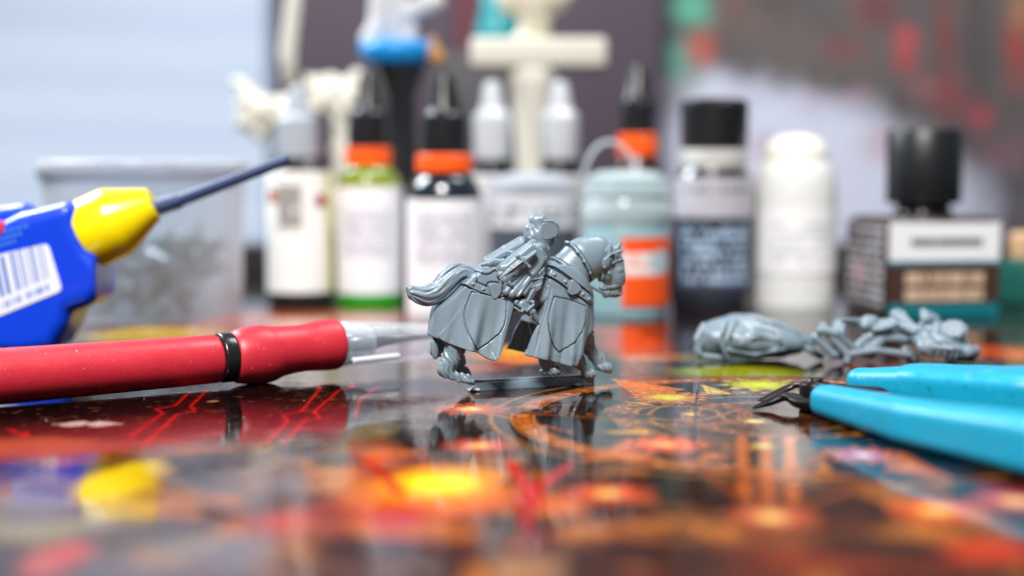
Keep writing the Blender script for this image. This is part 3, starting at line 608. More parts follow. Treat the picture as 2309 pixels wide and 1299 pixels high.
fc.ell(L(1028, 218, -2.0), (.3, .3, .22), .1, 0, True); fc.cap(L(1032, 259, -2), L(1032, 259, -.4), .1, .1, .1, 1, True); fc.cap(L(1000, 216, -2.3), L(1040, 214, -1), .3, .2, .2); part('face', fc)
cl = rv(); cl.chain([L(812, 245, 2), L(700, 296, 3), L(575, 365, 3)], [1.0, .65, .45], .3)
cl.poly(L2([(575, 372), (700, 300), (830, 236), (905, 215), (905, 330), (800, 330), (742, 345), (690, 350), (640, 372), (570, 385)], 2), .2, 3.2, .4, .3)
part('cloak', cl)
sd = rv(); sd.poly(L2([(738, 372), (732, 316), (760, 310), (815, 340), (800, 380)], -2), -3, 1.5, .2, .25); part('saddle_cantle', sd)
sl = rv()
for (a, b, r0, r1, yy) in (((893, 262), (690, 428), .95, 1.25, -5.2), ((900, 275), (672, 470), .7, .8, -5.6), ((930, 300), (700, 500), .9, .95, -5.8), ((940, 320), (715, 560), .8, .85, -6.4), ((948, 330), (712, 585), .6, .8, -6.9), ((958, 345), (750, 598), .8, 1.05, -6.7), ((966, 360), (790, 600), .6, .7, -7.2), ((970, 385), (830, 590), .45, .75, -6.7)):
    sl.cap(L(*a, yy+1.6), L(*b, yy), r0, r1, .05)
sl.poly(L2([(880, 262), (955, 300), (975, 370), (905, 500), (828, 600), (760, 615), (700, 590), (690, 470), (700, 410)], -6), -6.6, -4.0, .3, .5)
sl.cap(L(720, 540, -8.4), L(770, 490, -6.7), .55, .4, .2, 1, True); sl.cap(L(730, 520, -7.6), L(745, 540, -7.6), .42, .42, .2)
for a, b in (((915, 330), (705, 525)), ((945, 345), (725, 600)), ((960, 372), (780, 612)), ((900, 290), (690, 455))): sl.cap(L(*a, -7.2), L(*b, -7.9), .1, .3, .25, 1, True)
part('sleeve', sl)
pd = rv(); pd.ell(L(928, 292, -5.2), (1.35, 1.1, .95), .2, -.5); pd.ell(L(942, 330, -5.5), (1.1, .9, .9), .2, -.5); pd.cap(L(905, 270, -6.2), L(960, 330, -6.4), .12, .12, .15, 1, True); part('shoulder_plate', pd)
dg = rv(); dg.cap(L(666, 498, -8.4), L(760, 428, -8.4), .12, .75, .1, .55); dg.cap(L(760, 428, -8.4), L(832, 376, -8.2), .75, .95, .1, .55); dg.cap(L(672, 494, -8.95), L(826, 380, -9.0), .08, .16, .2)
dg.cap(L(790, 350, -8.4), L(866, 414, -8.4), .36, .3, .1); dg.ell(L(788, 348, -8.4), (.5, .45, .5), .15); dg.ell(L(868, 418, -8.4), (.42, .42, .42), .15)
dg.cap(L(840, 370, -8.2), L(905, 322, -7.6), .52, .48, .1)
for t in np.linspace(.1, .9, 5): q = L(840, 370, -8.2)*(1-t)+L(905, 322, -7.6)*t; dg.ell(q, (.5, .68, .5), .1)
part('dagger', dg)
ml = rv(); ml.ell(L(925, 455, -4.9), (1.5, 1.5, 2.2), .3, -.3); ml.D += (.16*np.sin(ml.X*5.2)*np.sin(ml.Z*5.2+ml.X)).astype(np.float32); part('mail_sleeve', ml)
ts = rv()
for pts, y in (([(872, 520), (955, 492), (958, 530), (925, 560), (880, 556)], -6.6), ([(862, 560), (870, 522), (905, 545), (918, 560), (900, 560), (880, 565)], -6.9), ([(905, 545), (950, 525), (945, 560), (915, 586)], -6.8)): ts.poly(L2(pts, -6.6), y, y+1.6, .1, .2)
ts.cap(L(880, 505, -6.9), L(960, 490, -6.3), .22, .22, .1); part('thigh_plate', ts)
lg = rv(); lg.cap(L(888, 560, -5.6), L(850, 650, -5.8), 1.25, 1.0, .3); lg.cap(L(898, 575, -6.9), L(862, 640, -6.9), .14, .1, .15); lg.ell(L(848, 600, -6.2), (.3, .4, 1.1), .1, -.4); part('greave', lg)
bt = rv(); bt.cap(L(815, 668, -6), L(880, 720, -6), 1.25, 1.0, .3); bt.cap(L(880, 720, -6), L(925, 785, -6), .95, .3, .2)
bt.cap(L(775, 660, -6.8), L(850, 712, -7.1), .34, .34, .08); bt.cap(L(850, 712, -7.1), L(895, 672, -6.8), .34, .3, .08); bt.cap(L(772, 690, -6.6), L(830, 735, -6.8), .26, .26, .08); bt.cap(L(895, 665, -6.6), L(872, 765, -6.4), .3, .25, .08)
bt.ell(L(820, 712, -7.2), (.42, .4, .42), .05); bt.ell(L(820, 712, -7.7), (.18, .3, .18), .03, 0, True); bt.ell(L(782, 652, -6.8), (.55, .5, .45), .1); bt.ell(L(890, 655, -6.6), (.45, .45, .5), .1); bt.cap(L(840, 640, -6.9), L(850, 700, -7.1), .16, .16, .1); bt.cap(L(800, 640, -6.6), L(880, 650, -6.6), .3, .3, .1); bt.cap(L(885, 740, -6.9), L(905, 725, -6.7), .12, .12, .1, 1, True)
part('boot', bt)
# ------------------------------------------------------------------ red-handled knife with clear cap
RED = plain('red_rubber', (208, 34, 52), .42, var=.08, bump=.00004, spec=.5, coat=.12)
m = N('red_rubber_worn'); v, _ = m.obj(); c = srgb(192, 38, 54)
n = m.noise(v, 160, 5, .65); base = m.mix(n, tuple(c*.82), tuple(np.minimum(c*1.12, 1)))
sp = m.math('MULTIPLY', m.ramp(m.noise(v, 1500, 2), .70, .76), m.ramp(m.noise(v, 120, 2), .40, .55)); base = m.mix(m.math('MULTIPLY', sp, .5), base, (.8, .55, .55))
dk = m.math('MULTIPLY', m.ramp(m.noise(v, 900, 3), .68, .74), .6); base = m.mix(dk, base, (.12, .01, .02)); m.base(base)
m.lk(m.math('MULTIPLY_ADD', n, .3, .27), m.b.inputs['Roughness']); m.bump(m.noise(v, 2200, 4), .00005, .8); RED = m.m
CLEAR = clear('clear_plastic', (250, 252, 255), .025, .04, edge=.35); 
g0 = G(-60, 921); g1 = G(500, 872); g2 = G(572, 876); 
d = np.array([g1[0]-g0[0], g1[1]-g0[1], 0]); d /= np.linalg.norm(d)
def ax(s, z): q = g0+d*s; q[2] = z; return q
def s_of(px, z):                                        # distance along the handle that is seen at column px
    lo, hi = -60, 200
    for _ in range(50):
        mid = (lo+hi)/2; q = ax(mid, z)-CAM; x = 1154.5+FPX*q[0]/(q[1]*ct-q[2]*st)
        if x < px: lo = mid
        else: hi = mid
    return lo
knife = thing('craft_knife', 'red rubber craft knife with black ring and clear cap, lying left of the knight', 'craft knife', ax(s_of(400, 6), 0))
s1, s2, s3, s4, s5 = [s_of(x, 6) for x in (492, 524, 572, 650, 764)]
def tube(name, prof, mat, **k): return obj(name, loft([ax(s, z) for s, z, r in prof], [(r, r) for s, z, r in prof], 48), mat, knife, **k)
zc = 6.3
tube('handle', [(-40, 5.9, 5.7), (0, 5.9, 5.65), (20, 6.0, 5.5), (s1-8, zc-.2, 5.3), (s1-.8, zc-.1, 5.25), (s1-.2, zc, 5.1), (s1, zc, 4.6)], RED)
tube('ring', [(s1-.1, zc, 4.9), (s1, zc, 5.3), (s1+.5, zc, 5.42), (s2-.6, zc, 5.42), (s2-.1, zc, 5.3), (s2, zc, 4.9)], plain('black_rubber', (20, 20, 22), .28, bump=.00004, coat=.2))
gp = spline([(s2-.2, zc, 4.7), (s2+.1, zc, 5.4), (s2+1.6, zc, 6.0), (s3, zc+.1, 6.45), (s3+3, zc+.15, 6.35), (s4-2, zc+.5, 5.6), (s4+3, zc+.8, 5.25), (s5-6, zc+1, 5.55), (s5-2.2, zc+1.1, 5.75), (s5-.8, zc+1.1, 5.6), (s5-.15, zc+1.1, 5.1), (s5, zc+1.1, 4.4)], 5)
tube('grip', [tuple(q) for q in gp], RED)
s6 = s_of(985, 6); s7 = s_of(835, 6)
tube('collar', [(s5-.5, zc+1.1, 4.2), (s5+.3, zc+1.1, 4.9), (s5+2, zc+1.1, 4.9), (s5+2.2, zc+1.1, 4.4), (s5+6, zc+1.1, 4.3), (s5+7, zc+1.1, 3.4), (s5+8, zc+1.1, 3.2)], clear('milky_collar', (235, 240, 245), .22, .12))
tube('blade_holder', [(s5+1, zc+1.1, 2.0), (s5+9, zc+1.2, 1.9), (s5+11, zc+1.2, 1.4), (s5+16, zc+1.3, .9), (s5+30, zc+1.3, .25)], plain('steel', (120, 122, 130), .25, 1))
cp = [(s5+.1, 5.1), (s5+1.2, 5.35), (s5+2.4, 5.2), (s5+12, 4.9), (s6-4, 4.3), (s6+2, 3.6), (s6+6, 2.4)]
cap_ = loft([ax(s, zc+1.1-.04*(s-s5)) for s, r in cp], [(r, r) for s, r in cp], 48, caps=False); inn = loft([ax(s, zc+1.1-.04*(s-s5)) for s, r in cp], [(r-.7, r-.7) for s, r in cp], 48, caps=False)
obj('clear_cap', join(cap_, inn), CLEAR, knife)
q0, q1 = ax(s5+1.5, 4.0)+P((2.2, -4.0, 0)), ax(s5+14, 4.2)+P((2.0, -3.4, 0))
obj('cap_clip', loft(spline([q0, (q0+q1)/2, q1], 6), [(.7, .7)]*12+[(.2, .2)], 16), clear('white_clip', (240, 242, 245), .6, .2), knife)

# ------------------------------------------------------------------ glue bottle with yellow nozzle and blue tube
GY = 52.0
def ga(px, py, dy=0): return at(px, py, GY+dy)
glue = thing('glue_bottle', 'blue plastic glue bottle with barcode label, yellow nozzle and dark blue needle tube', 'glue bottle', [*G(60, 795)[:2], 0])
v = Vol(ga(-190, 830, -16)-P((0, 0, 4)), ga(275, 430, 16), .6)
gx = lambda pts, dy=0: np.array([ga(x, y, dy)[[0, 2]] for x, y in pts])
v.poly(gx([(-200, 540), (0, 502), (40, 482), (150, 455), (168, 462), (176, 500), (205, 560), (240, 600), (252, 628), (238, 660), (200, 690), (160, 704), (152, 735), (120, 788), (60, 800), (-200, 800)], -8), GY-10, GY+10, .4, 3.6)
v.cap(ga(-200, 520, 0), ga(60, 480, 0), 3, 2.5, 1, 1.4)
V, F = v.mesh(); obj('bottle_body', (V, F), plain('blue_plastic', (0, 62, 214), .34, var=.05, coat=.25), glue)
ex = ga(357, 468)-ga(205, 540); ex /= np.linalg.norm(ex)
n0 = ga(192, 532, -1); n1 = ga(352, 468, -1); ln = np.linalg.norm(n1-n0)
YEL = plain('yellow_plastic', (255, 226, 4), .25, var=.04, coat=.3)
prof = [(0, 8.0), (.04, 8.9), (.1, 9.1), (.45, 8.9), (.50, 8.6), (.93, 4.7), (.985, 4.2), (1.0, 3.6)]
obj('nozzle', loft([n0+ex*ln*t for t, r in prof], [(r, r) for t, r in prof], 26, 2.0), YEL, glue, sharp=26)
t0, t1, t2 = ga(340, 472, -1), ga(404, 453, -1), ga(408, 450, -1); t3 = ga(652, 358, -1)
DB = plain('dark_blue_plastic', (12, 46, 92), .38, var=.08)
obj('tube_socket', loft([t0, t1, t2], [(2.15, 2.15), (2.0, 2.0), (1.5, 1.5)], 8), DB, glue, sharp=30)
obj('needle_tube', loft([t1, (t1+t3)/2, t3], [(1.6, 1.6), (1.5, 1.5), (1.4, 1.4)], 8), DB, glue, sharp=30)
# label (flat print on the side) with bars
a, b, c_, d_ = ga(-110, 600, -10.25), ga(108, 548, -10.25), ga(141, 655, -10.25), ga(-80, 745, -10.25)
m = N('barcode_label'); tc = m.n('ShaderNodeUVMap'); sx = m.n('ShaderNodeSeparateXYZ'); m.lk(tc.outputs[0], sx.inputs[0]); U, W_ = sx.outputs[0], sx.outputs[1]
wn = m.n('ShaderNodeTexWhiteNoise', noise_dimensions='1D'); m.lk(m.math('FLOOR', m.math('MULTIPLY', U, 74.0)), wn.inputs['W'])
msk = m.math('MULTIPLY', m.math('GREATER_THAN', wn.outputs[0], .48), m.math('MULTIPLY', m.math('MULTIPLY', m.math('GREATER_THAN', U, .18), m.math('LESS_THAN', U, .90)), m.math('MULTIPLY', m.math('GREATER_THAN', W_, .26), m.math('LESS_THAN', W_, .84))))
cb = m.n('ShaderNodeCombineXYZ'); m.lk(m.math('MULTIPLY', U, 40.0), cb.inputs[0]); dg_ = m.math('MULTIPLY', m.math('GREATER_THAN', m.noise(cb.outputs[0], 1, 1), .5), m.math('MULTIPLY', m.math('MULTIPLY', m.math('GREATER_THAN', W_, .08), m.math('LESS_THAN', W_, .18)), m.math('MULTIPLY', m.math('GREATER_THAN', U, .2), m.math('LESS_THAN', U, .88))))
m.base(m.mix(m.math('MAXIMUM', msk, dg_), tuple(srgb(226, 230, 240)), tuple(srgb(90, 120, 200)))); m.b.inputs['Roughness'].default_value = .45
ctr = (a+b+c_+d_)/4; C4 = [d_, c_, b, a]; vv = []; n = 10
pl = []; uvs = [(0, 0), (1, 0), (1, 1), (0, 1)]
for i in range(4):                                     # rounded corners
    p, q, r_ = C4[i-1], C4[i], C4[(i+1) % 4]; e0 = (p-q)/np.linalg.norm(p-q); e1 = (r_-q)/np.linalg.norm(r_-q)
    for k in range(5): t = k/4*math.pi/2; pl.append(q+e0*1.3*(1-math.sin(t))+e1*1.3*(1-math.cos(t)))
pl = np.array(pl); V = np.concatenate([pl, pl+P((0, .2, 0))]); k = len(pl)
lab = obj('barcode_sticker', (V, [tuple(range(k))]+[tuple(range(2*k-1, k-1, -1))]+[(i, i+k, (i+1) % k+k, (i+1) % k) for i in range(k)]), m.m, glue, smooth=False)
uv = lab.data.uv_layers.new(name='UVMap'); A = np.array([b-a, d_-a])
for l in lab.data.loops:
    p = V[l.vertex_index]-d_; ev, eh = a-d_, c_-d_; M = np.array([[eh[0], ev[0]], [eh[2], ev[2]]]); s_, t_ = np.linalg.solve(M, [p[0], p[2]]); uv.data[l.index].uv = (s_, t_)
LB = plain('pale_blue_print', (70, 128, 226), .45, var=.02)
V_, F_ = [], []
for i in range(3):                                      # lines of small light print above the label
    p0, p1 = ga(-40, 540+i*15-2, -10.2), ga(66-i*14, 512+i*17, -10.2); 
    for j in range(7): q0 = p0+(p1-p0)*(j/7+.01); q1 = p0+(p1-p0)*((j+.78)/7); V_.append((np.array([q0, q1, q1+P((0, 0, .75)), q0+P((0, 0, .75)), q0+P((0, .3, 0)), q1+P((0, .3, 0)), q1+P((0, .3, .75)), q0+P((0, .3, .75))]), [(0, 1, 2, 3), (7, 6, 5, 4), (0, 4, 5, 1), (3, 2, 6, 7), (0, 3, 7, 4), (1, 5, 6, 2)]))
obj('small_print', join(*V_), LB, glue, smooth=False)
V, F = bevbox(ga(-12, 512, -9.6), (2.4, .8, 1.6), .4); obj('red_sticker', (V, F), plain('red_label', (214, 50, 70), .45), glue)

# ------------------------------------------------------------------ flush cutters
CY = plain('turquoise_rubber', (0, 174, 208), .40, var=.06, bump=.00004, coat=.08)
m = N('turquoise_rubber_worn'); v, _ = m.obj(); c = srgb(0, 150, 186); n = m.noise(v, 130, 5, .6); base = m.mix(n, tuple(c*.86), tuple(np.minimum(c*1.08+.004, 1)))
dk = m.math('MULTIPLY', m.ramp(m.noise(v, 700, 3), .66, .72), .6); base = m.mix(dk, base, (.01, .06, .08)); sc_ = m.math('MULTIPLY', m.ramp(m.noise(v, 1300, 2), .66, .72), m.ramp(m.noise(v, 90, 2), .5, .6)); base = m.mix(m.math('MULTIPLY', sc_, .35), base, (.45, .72, .78)); m.base(base); m.lk(m.math('MULTIPLY_ADD', n, .2, .32), m.b.inputs['Roughness']); m.bump(m.noise(v, 2600, 4), .00004, .8); CY = m.m
BS = plain('blackened_steel', (46, 44, 46), .34, .85, bump=.00003)
pv = G(1862, 905)
cut = thing('flush_cutters', 'turquoise handled side cutters with short black jaws, lying at the right', 'cutters', pv)
cv = Vol((44, -108, -.5), (150, 22, 13), .45)
def hp(px, py, z): q = G(px, py, z); return q
def handle(pts, rs, flat=1.0):
    v = cv.like()
    for i in range(len(pts)-1):
        (p, r), (q, r2) = (pts[i], rs[i]), (pts[i+1], rs[i+1]); e = P(q)-P(p)
        m_ = 12; lo, hi = np.minimum(p, q)-m_, np.maximum(p, q)+m_
        def f(X, Y, Z):
            wx, wy = X-p[0], Y-p[1]; t = np.clip((wx*e[0]+wy*e[1])/(e[0]**2+e[1]**2), 0, 1)
            hw = r[0]+(r2[0]-r[0])*t; hh = r[1]+(r2[1]-r[1])*t; zc_ = p[2]+(q[2]-p[2])*t; rd = 2.3
            a_ = np.hypot(wx-e[0]*t, wy-e[1]*t)-hw+rd; b_ = np.abs(Z-zc_)-hh+rd
            return np.hypot(np.maximum(a_, 0), np.maximum(b_, 0))+np.minimum(np.maximum(a_, b_), 0)-rd
        v.put(lo, hi, f, .4)
    return v
# near handle runs right and towards the lens, far handle runs right and slightly away
A0 = hp(1868, 905, 3.0); A1 = hp(2060, 952, 4.0); A2 = hp(2320, 1000, 4.8); A3 = A2+(A2-A1)*1.0; A3[2] = 5
near_h = handle([A0, A1, A2, A3], [(3.4, 3.0), (4.3, 3.8), (4.8, 4.5), (5, 4.8)])
B0 = hp(1950, 860, 4.6); B1 = hp(2100, 866, 5.6); B2 = hp(2320, 888, 5.6); B3 = B2+P((34, -6, 0))
far_h = handle([B0, B1, B2, B3], [(3.6, 2.6), (7.0, 3.4), (9.6, 4.2), (10, 4.6)])
e0, e1 = hp(2085, 838, 9.3), hp(2235, 838, 9.9)
obj('handle', near_h.mesh(), CY, cut)
nv = far_h
rc = cv.like(); RY = (B1[1]+B2[1])/2-5.2; rc.chain([at(2084, 826, RY), at(2104, 846, RY-1), at(2240, 848, RY-1), at(2216, 824, RY), at(2084, 826, RY)], [.55]*5, .05); nv.D = -smin(-nv.D, rc.D, .2)
obj('handle', nv.mesh(), CY, cut)
wb = cv.like(); wb.chain([hp(1900, 886, 3), hp(2040, 893, 3.2), hp(2140, 903, 3.2)], [1.6, 1.6, 1.6], .5, 1.3); obj('spring', wb.mesh(), BS, cut)
jv = Vol((40, -45, -.3), (75, 10, 11), .22)
jp = spline([hp(1698, 921, .5), hp(1732, 908, 1.3), hp(1768, 895, 2.4), hp(1790, 898, 2.4), hp(1808, 909, 1.8), hp(1850, 912, 2.0)], 6)
jw = np.interp(np.linspace(0, 1, len(jp)), [0, .25, .5, 1], [.4, 1.3, 1.7, 2.0]); jh = np.interp(np.linspace(0, 1, len(jp)), [0, .2, .45, .7, 1], [.12, .62, .85, .85, 1.3])
obj('jaw', loft(jp, list(zip(jw, jh)), 20, 3.2), BS, cut, sharp=50)
jp = spline([hp(1713, 904, 1.2), hp(1750, 887, 2.4), hp(1790, 870, 3.8), hp(1820, 868, 4.3), hp(1850, 872, 4.3)], 6); jh = np.interp(np.linspace(0, 1, len(jp)), [0, .3, 1], [.12, .5, .8])
obj('jaw', loft(jp, [(a_+.7, a_) for a_ in jh], 20, 3.2), plain('jaw_steel', (72, 66, 66), .3, .8), cut, sharp=50)
c = hp(1838, 880, 3.5); obj('pivot', join(lathe(c-P((0, 0, 3.0)), [(3.0, 0), (3.1, .3), (3.1, 4.2), (2.8, 4.6), (1.6, 4.7), (1.5, 5.3), (1.1, 5.5), (.2, 5.5)], 40), bevbox(c+P((3.4, -.4, -1.0)), (3, 2.4, 2.0), .4)), BS, cut)

# ------------------------------------------------------------------ loose grey plastic pieces behind the cutters
PY = 42.0
def pa(px, py, dy=0): return at(px, py, PY+dy)
p2 = lambda pts: np.array([pa(x, y)[[0, 2]] for x, y in pts])
half = thing('plastic_horse_half', 'unassembled grey plastic horse body half lying on its side behind the cutters', 'miniature part', [*pa(1700, 812)[:2], 0])
def lay_down(mesh, c, yaw, k=1.0, roll=0.0, flip=1):
    v, f = mesh; v = v-v.mean(0); v = np.stack([flip*v[:, 0], v[:, 2], -flip*v[:, 1]], 1)*k
    if flip < 0: v[:, 2] *= -1; v[:, 1] *= 1; f = f[:, ::-1]
    cr, sr = math.cos(roll), math.sin(roll); v = np.stack([v[:, 0], v[:, 1]*cr-v[:, 2]*sr, v[:, 1]*sr+v[:, 2]*cr], 1) @ rotz(yaw).T
    v[:, 2] -= v[:, 2].min(); return v+P(c), f
cH = pa(1715, 812, 14); cH[2] = .15
v = Vol(pa(1540, 850, -12)-P((0, 4, 0)), pa(1900, 680, 14), .3)
v.ell(pa(1700, 765), (13.5, 7.5, 4.6), 1.2, -.08); v.ell(pa(1612, 762), (4.8, 5, 4.4), 1.2, .2); v.ell(pa(1668, 738, 2), (7.5, 6, 3.4), 1.2, .08); v.cap(pa(1745, 742), pa(1825, 772), 2.4, 1.5, .6)
v.ell(pa(1722, 744, -7), (4.4, 2.4, 1.3), .25, -.35, True); v.chain([pa(1636, 800, -7), pa(1622, 762, -7), pa(1640, 722, -4)], [.5, .55, .5], .08); v.chain([pa(1652, 806, -7.5), pa(1640, 765, -8), pa(1660, 722, -4.5)], [.4, .4, .4], .08)
v.chain([pa(1640, 788, -9), pa(1700, 800, -8.4), pa(1772, 786, -7)], [.35, .4, .35], .15); v.chain([pa(1690, 714, -1), pa(1742, 728, -3), pa(1800, 752, -3)], [.7, .6, .5], .2)
v.chain([pa(1668, 775, -9), pa(1700, 752, -8.6), pa(1760, 766, -7.6), pa(1750, 792, -7.6)], [.3]*4, .2, 1.0); v.D += (.10*np.sin(v.X*1.1+v.Z*1.2)).astype(np.float32)
v.chain([pa(1588, 735, -2), pa(1572, 765, -3), pa(1578, 798, -4)], [.9, .8, .7], .3); v.D = np.maximum(v.D, -v.Z+.15+0*v.D)
obj('body_half', v.mesh(), GREY, half)
v = Vol(pa(1550, 850, -10)-P((0, 4, 0)), pa(1900, 690, 14), .3); v.cap(pa(1570, 790, -3), pa(1600, 752, -3), .7, 1.0, .4); v.cap(pa(1582, 802, -3), pa(1640, 808, -4), .8, .7, .4); v.cap(pa(1800, 775, -2), pa(1850, 802, -3), .9, 1.0, .5); v.D = np.maximum(v.D, -v.Z+.15+0*v.D); obj('sprue_stub', v.mesh(), GREY, half)
PY = 36.0
spr = thing('plastic_leg_frame', 'grey plastic legs and arms still on their sprue frame, behind the cutters', 'miniature part', [*pa(2030, 815)[:2], 0])
v = Vol(pa(1820, 860, -10)-P((0, 4, 0)), pa(2240, 700, 16), .4)
for p in ([(1838, 760), (1880, 800), (1910, 800), (1912, 840), (1906, 850)], [(1850, 745), (1885, 752), (1925, 790), (1965, 795)], [(1912, 800), (1960, 760), (1950, 730), (1900, 718)], [(1950, 735), (2010, 725), (2060, 748), (2110, 752), (2160, 772), (2195, 795)], [(2040, 790), (2060, 810), (2050, 830)], [(1960, 795), (1990, 760), (2040, 765)], [(2140, 800), (2190, 806), (2200, 790)]):
    v.chain([pa(x, y, random.uniform(-3, 3)) for x, y in p], [random.uniform(.9, 1.6) for _ in p], .5)
for c, r in (((2130, 775, 0), (5.5, 4.0, 2.2)), ((2165, 795, -2), (4, 3.5, 2.0)), ((1990, 738, 0), (4, 2.6, 1.2))): v.ell(pa(*c), r, .5, random.uniform(-.4, .4))
v.ell(pa(2100, 800, -2), (2.4, 6, 1.6), .4, 0, True)
v.D = np.maximum(v.D, -v.Z+.15+0*v.D); obj('leg_cluster', v.mesh(), GREY, spr)
v = v.like(); v.chain([pa(1905, 846, -4), pa(1912, 800, -3), pa(1870, 755, -2), pa(1856, 735, 0)], [1.0]*4, .2); v.chain([pa(1912, 800, -3), pa(1975, 790, -3), pa(2050, 800, -3)], [.9]*3, .2); v.D = np.maximum(v.D, -v.Z+.1+0*v.D); obj('sprue_runner', v.mesh(), GREY, spr)

for i_, (q_, yaw, k_, rl, z_) in enumerate((((2085, 790, -2), .5, 1.3, .4, 1.5), ((2150, 800, 2), -.5, 1.4, -.5, 1), ((1985, 800, 6), 1.9, 1.2, .3, 3.5), ((1890, 800, 8), -.9, 1.2, .6, 2.0), ((2045, 800, 8), .1, 1.3, .5, 4.5))):
    c = pa(*q_); c[2] = z_; obj('leg', lay_down(LEGM[(0, 3, 4, 5, 2)[i_]], c, yaw, k_, rl), GREY, spr)
obj('head', (lambda m_: (m_[0], m_[1]))(lay_down(HEADM, [*pa(2110, 800, 3)[:2], 3.0], .4, 1.15, .5)), GREY, spr)
# ------------------------------------------------------------------ paint bottles and jars behind the knight
class Pot:
    """a round thing whose foot is seen at (cx, base_py), w pixels wide; heights and radii given as seen"""
    def __init__(s, name, label, cat, cx, base, wpx, group=None):
        y = G(cx, base)[1]
        for _ in range(4): s.s = sc_at(y); yc = y+wpx/2/s.s
        s.s = sc_at(yc); s.c = at(cx, 500, yc); s.c[2] = 0; s.Y = yc; s.t = thing(name, label, cat, s.c, group); s.cx = cx
    def z(s, py): return at(s.cx, py, s.Y)[2]
    def part(s, name, prof, mat, zmin=None, **k):      # prof: (r_px, py), bottom to top
        pr = [(r/s.s, max(s.z(py), .1 if zmin is None else zmin)) for r, py in prof]; return obj(name, lathe(s.c, pr, 56), mat, s.t, sharp=35, **k)
    def shell(s, name, r, py0, py1, mat, a0=-180, a1=180, th=.25):
        r = r/s.s; z0, z1 = s.z(py0), s.z(py1); n = 48; a = np.radians(np.linspace(a0, a1, n+1)-90); V = []
        for rr_, z in ((r+th, z0), (r+th, z1), (r, z1), (r, z0)): V.append(np.stack([s.c[0]+rr_*np.cos(a), s.c[1]+rr_*np.sin(a), np.full(n+1, z)], 1))
        F = [(q*(n+1)+i, q*(n+1)+i+1, ((q+1) % 4)*(n+1)+i+1, ((q+1) % 4)*(n+1)+i) for q in range(4) for i in range(n)]
        if a1-a0 < 360: F += [(0, n+1, 2*n+2, 3*n+3), (n, 4*n+3, 3*n+2, 2*n+1)]
        return obj(name, (np.concatenate(V), F), mat, s.t, sharp=35)
ORANGE = plain('orange_plastic', (250, 92, 10), .4, var=.04)
LBLW = printed('white_label_grey_print', (236, 236, 236), (150, 152, 160), 1.9, -9, 10, 18, 44, 1500, .44)
LBLV = printed('white_label_purple_print', (236, 236, 240), (165, 165, 185), 1.9, -9, 9, 16, 33, 1700, .45)
LBLB = printed('label_with_black_print', (240, 240, 236), (60, 52, 50), 2.3, -6, 2.5, 26, 42, 1100, .36, fill=.7, spots=((-8.6, 37.5, 2.6, (170, 90, 60)), (9.5, 36, 2.6, (150, 40, 70))))
GLC = clear('clear_nozzle_cap', (215, 222, 230), .35, .1)
# left bottle with grey cap
p = Pot('dropper_bottle', 'grey capped dropper bottle with black print on white label, leftmost of the bottles', 'paint bottle', 675, 690, 146, 'dropper bottles standing in the row of paints')
p.part('bottle_body', [(66, 690), (71, 684), (71, 400), (66, 384), (52, 370), (45, 360), (45, 352)], plain('dark_bottle_base', (30, 26, 24), .3))
p.shell('label', 72, 655, 386, LBLB); p.shell('label_stripe', 73.4, 655, 386, plain('olive_stripe', (206, 200, 120), .45), 62, 84)
p.part('cap', [(46, 355), (47, 348), (46, 270), (38, 262), (28, 256), (22, 215), (17, 195), (8, 190)], plain('grey_cap', (168, 176, 186), .25, coat=.4))
# green bottle
p = Pot('dropper_bottle', 'yellow-green dropper bottle with black cap over an orange band', 'paint bottle', 832, 687, 150, 'dropper bottles standing in the row of paints')
p.part('bottle_body', [(66, 687), (72, 680), (72, 420), (66, 395), (54, 380), (46, 374), (46, 368)], plain('green_paint', (112, 132, 18), .22, coat=.5)); p.shell('paint_level', 72.2, 421, 402, plain('olive_paint', (140, 150, 20), .25, coat=.5), th=.05)
p.shell('label', 73, 658, 420, LBLV); p.shell('green_base', 72.3, 686, 659, plain('green_base', (40, 150, 20), .3, coat=.4))
p.part('neck_band', [(48, 373), (52, 370), (52, 336), (48, 333)], ORANGE); p.part('cap', [(46, 334), (48, 328), (45, 258), (34, 250), (30, 240), (22, 185), (16, 165), (6, 160)], BLACKP)
# dark bottle
p = Pot('dropper_bottle', 'dark blue-black dropper bottle with black cap over an orange band, right of the green one', 'paint bottle', 1003, 714, 174, 'dropper bottles standing in the row of paints')
p.part('bottle_body', [(78, 714), (84, 704), (84, 450), (80, 425), (66, 402), (54, 392), (54, 386)], plain('navy_paint', (24, 34, 44), .18, coat=.6)); p.shell('label', 85, 704, 448, LBLV)
p.part('neck_band', [(60, 390), (64, 386), (64, 352), (60, 348)], ORANGE); p.part('cap', [(52, 349), (54, 342), (50, 262), (40, 254), (36, 242), (26, 195), (20, 172), (6, 166)], BLACKP)
# two white capped bottles further back
for cx, base, lab in ((1110, 668, 'white capped dropper bottle standing behind the dark bottle with the orange band'), (1262, 664, 'white capped dropper bottle behind the round jars, right of the other white cap')):
    p = Pot('dropper_bottle', lab, 'paint bottle', cx, base, 122, 'dropper bottles standing in the row of paints')
    p.part('bottle_body', [(56, base), (60, base-8), (60, 425), (54, 404), (46, 392), (42, 386), (42, 360)], plain('black_paint_bottle', (22, 24, 28), .25)); p.shell('label', 61, base-30, 395, LBLW)
    p.part('cap', [(40, 362), (42, 356), (43, 262), (34, 252), (26, 244), (21, 205), (16, 186), (6, 182)], plain('white_cap', (196, 200, 206), .28, coat=.4))
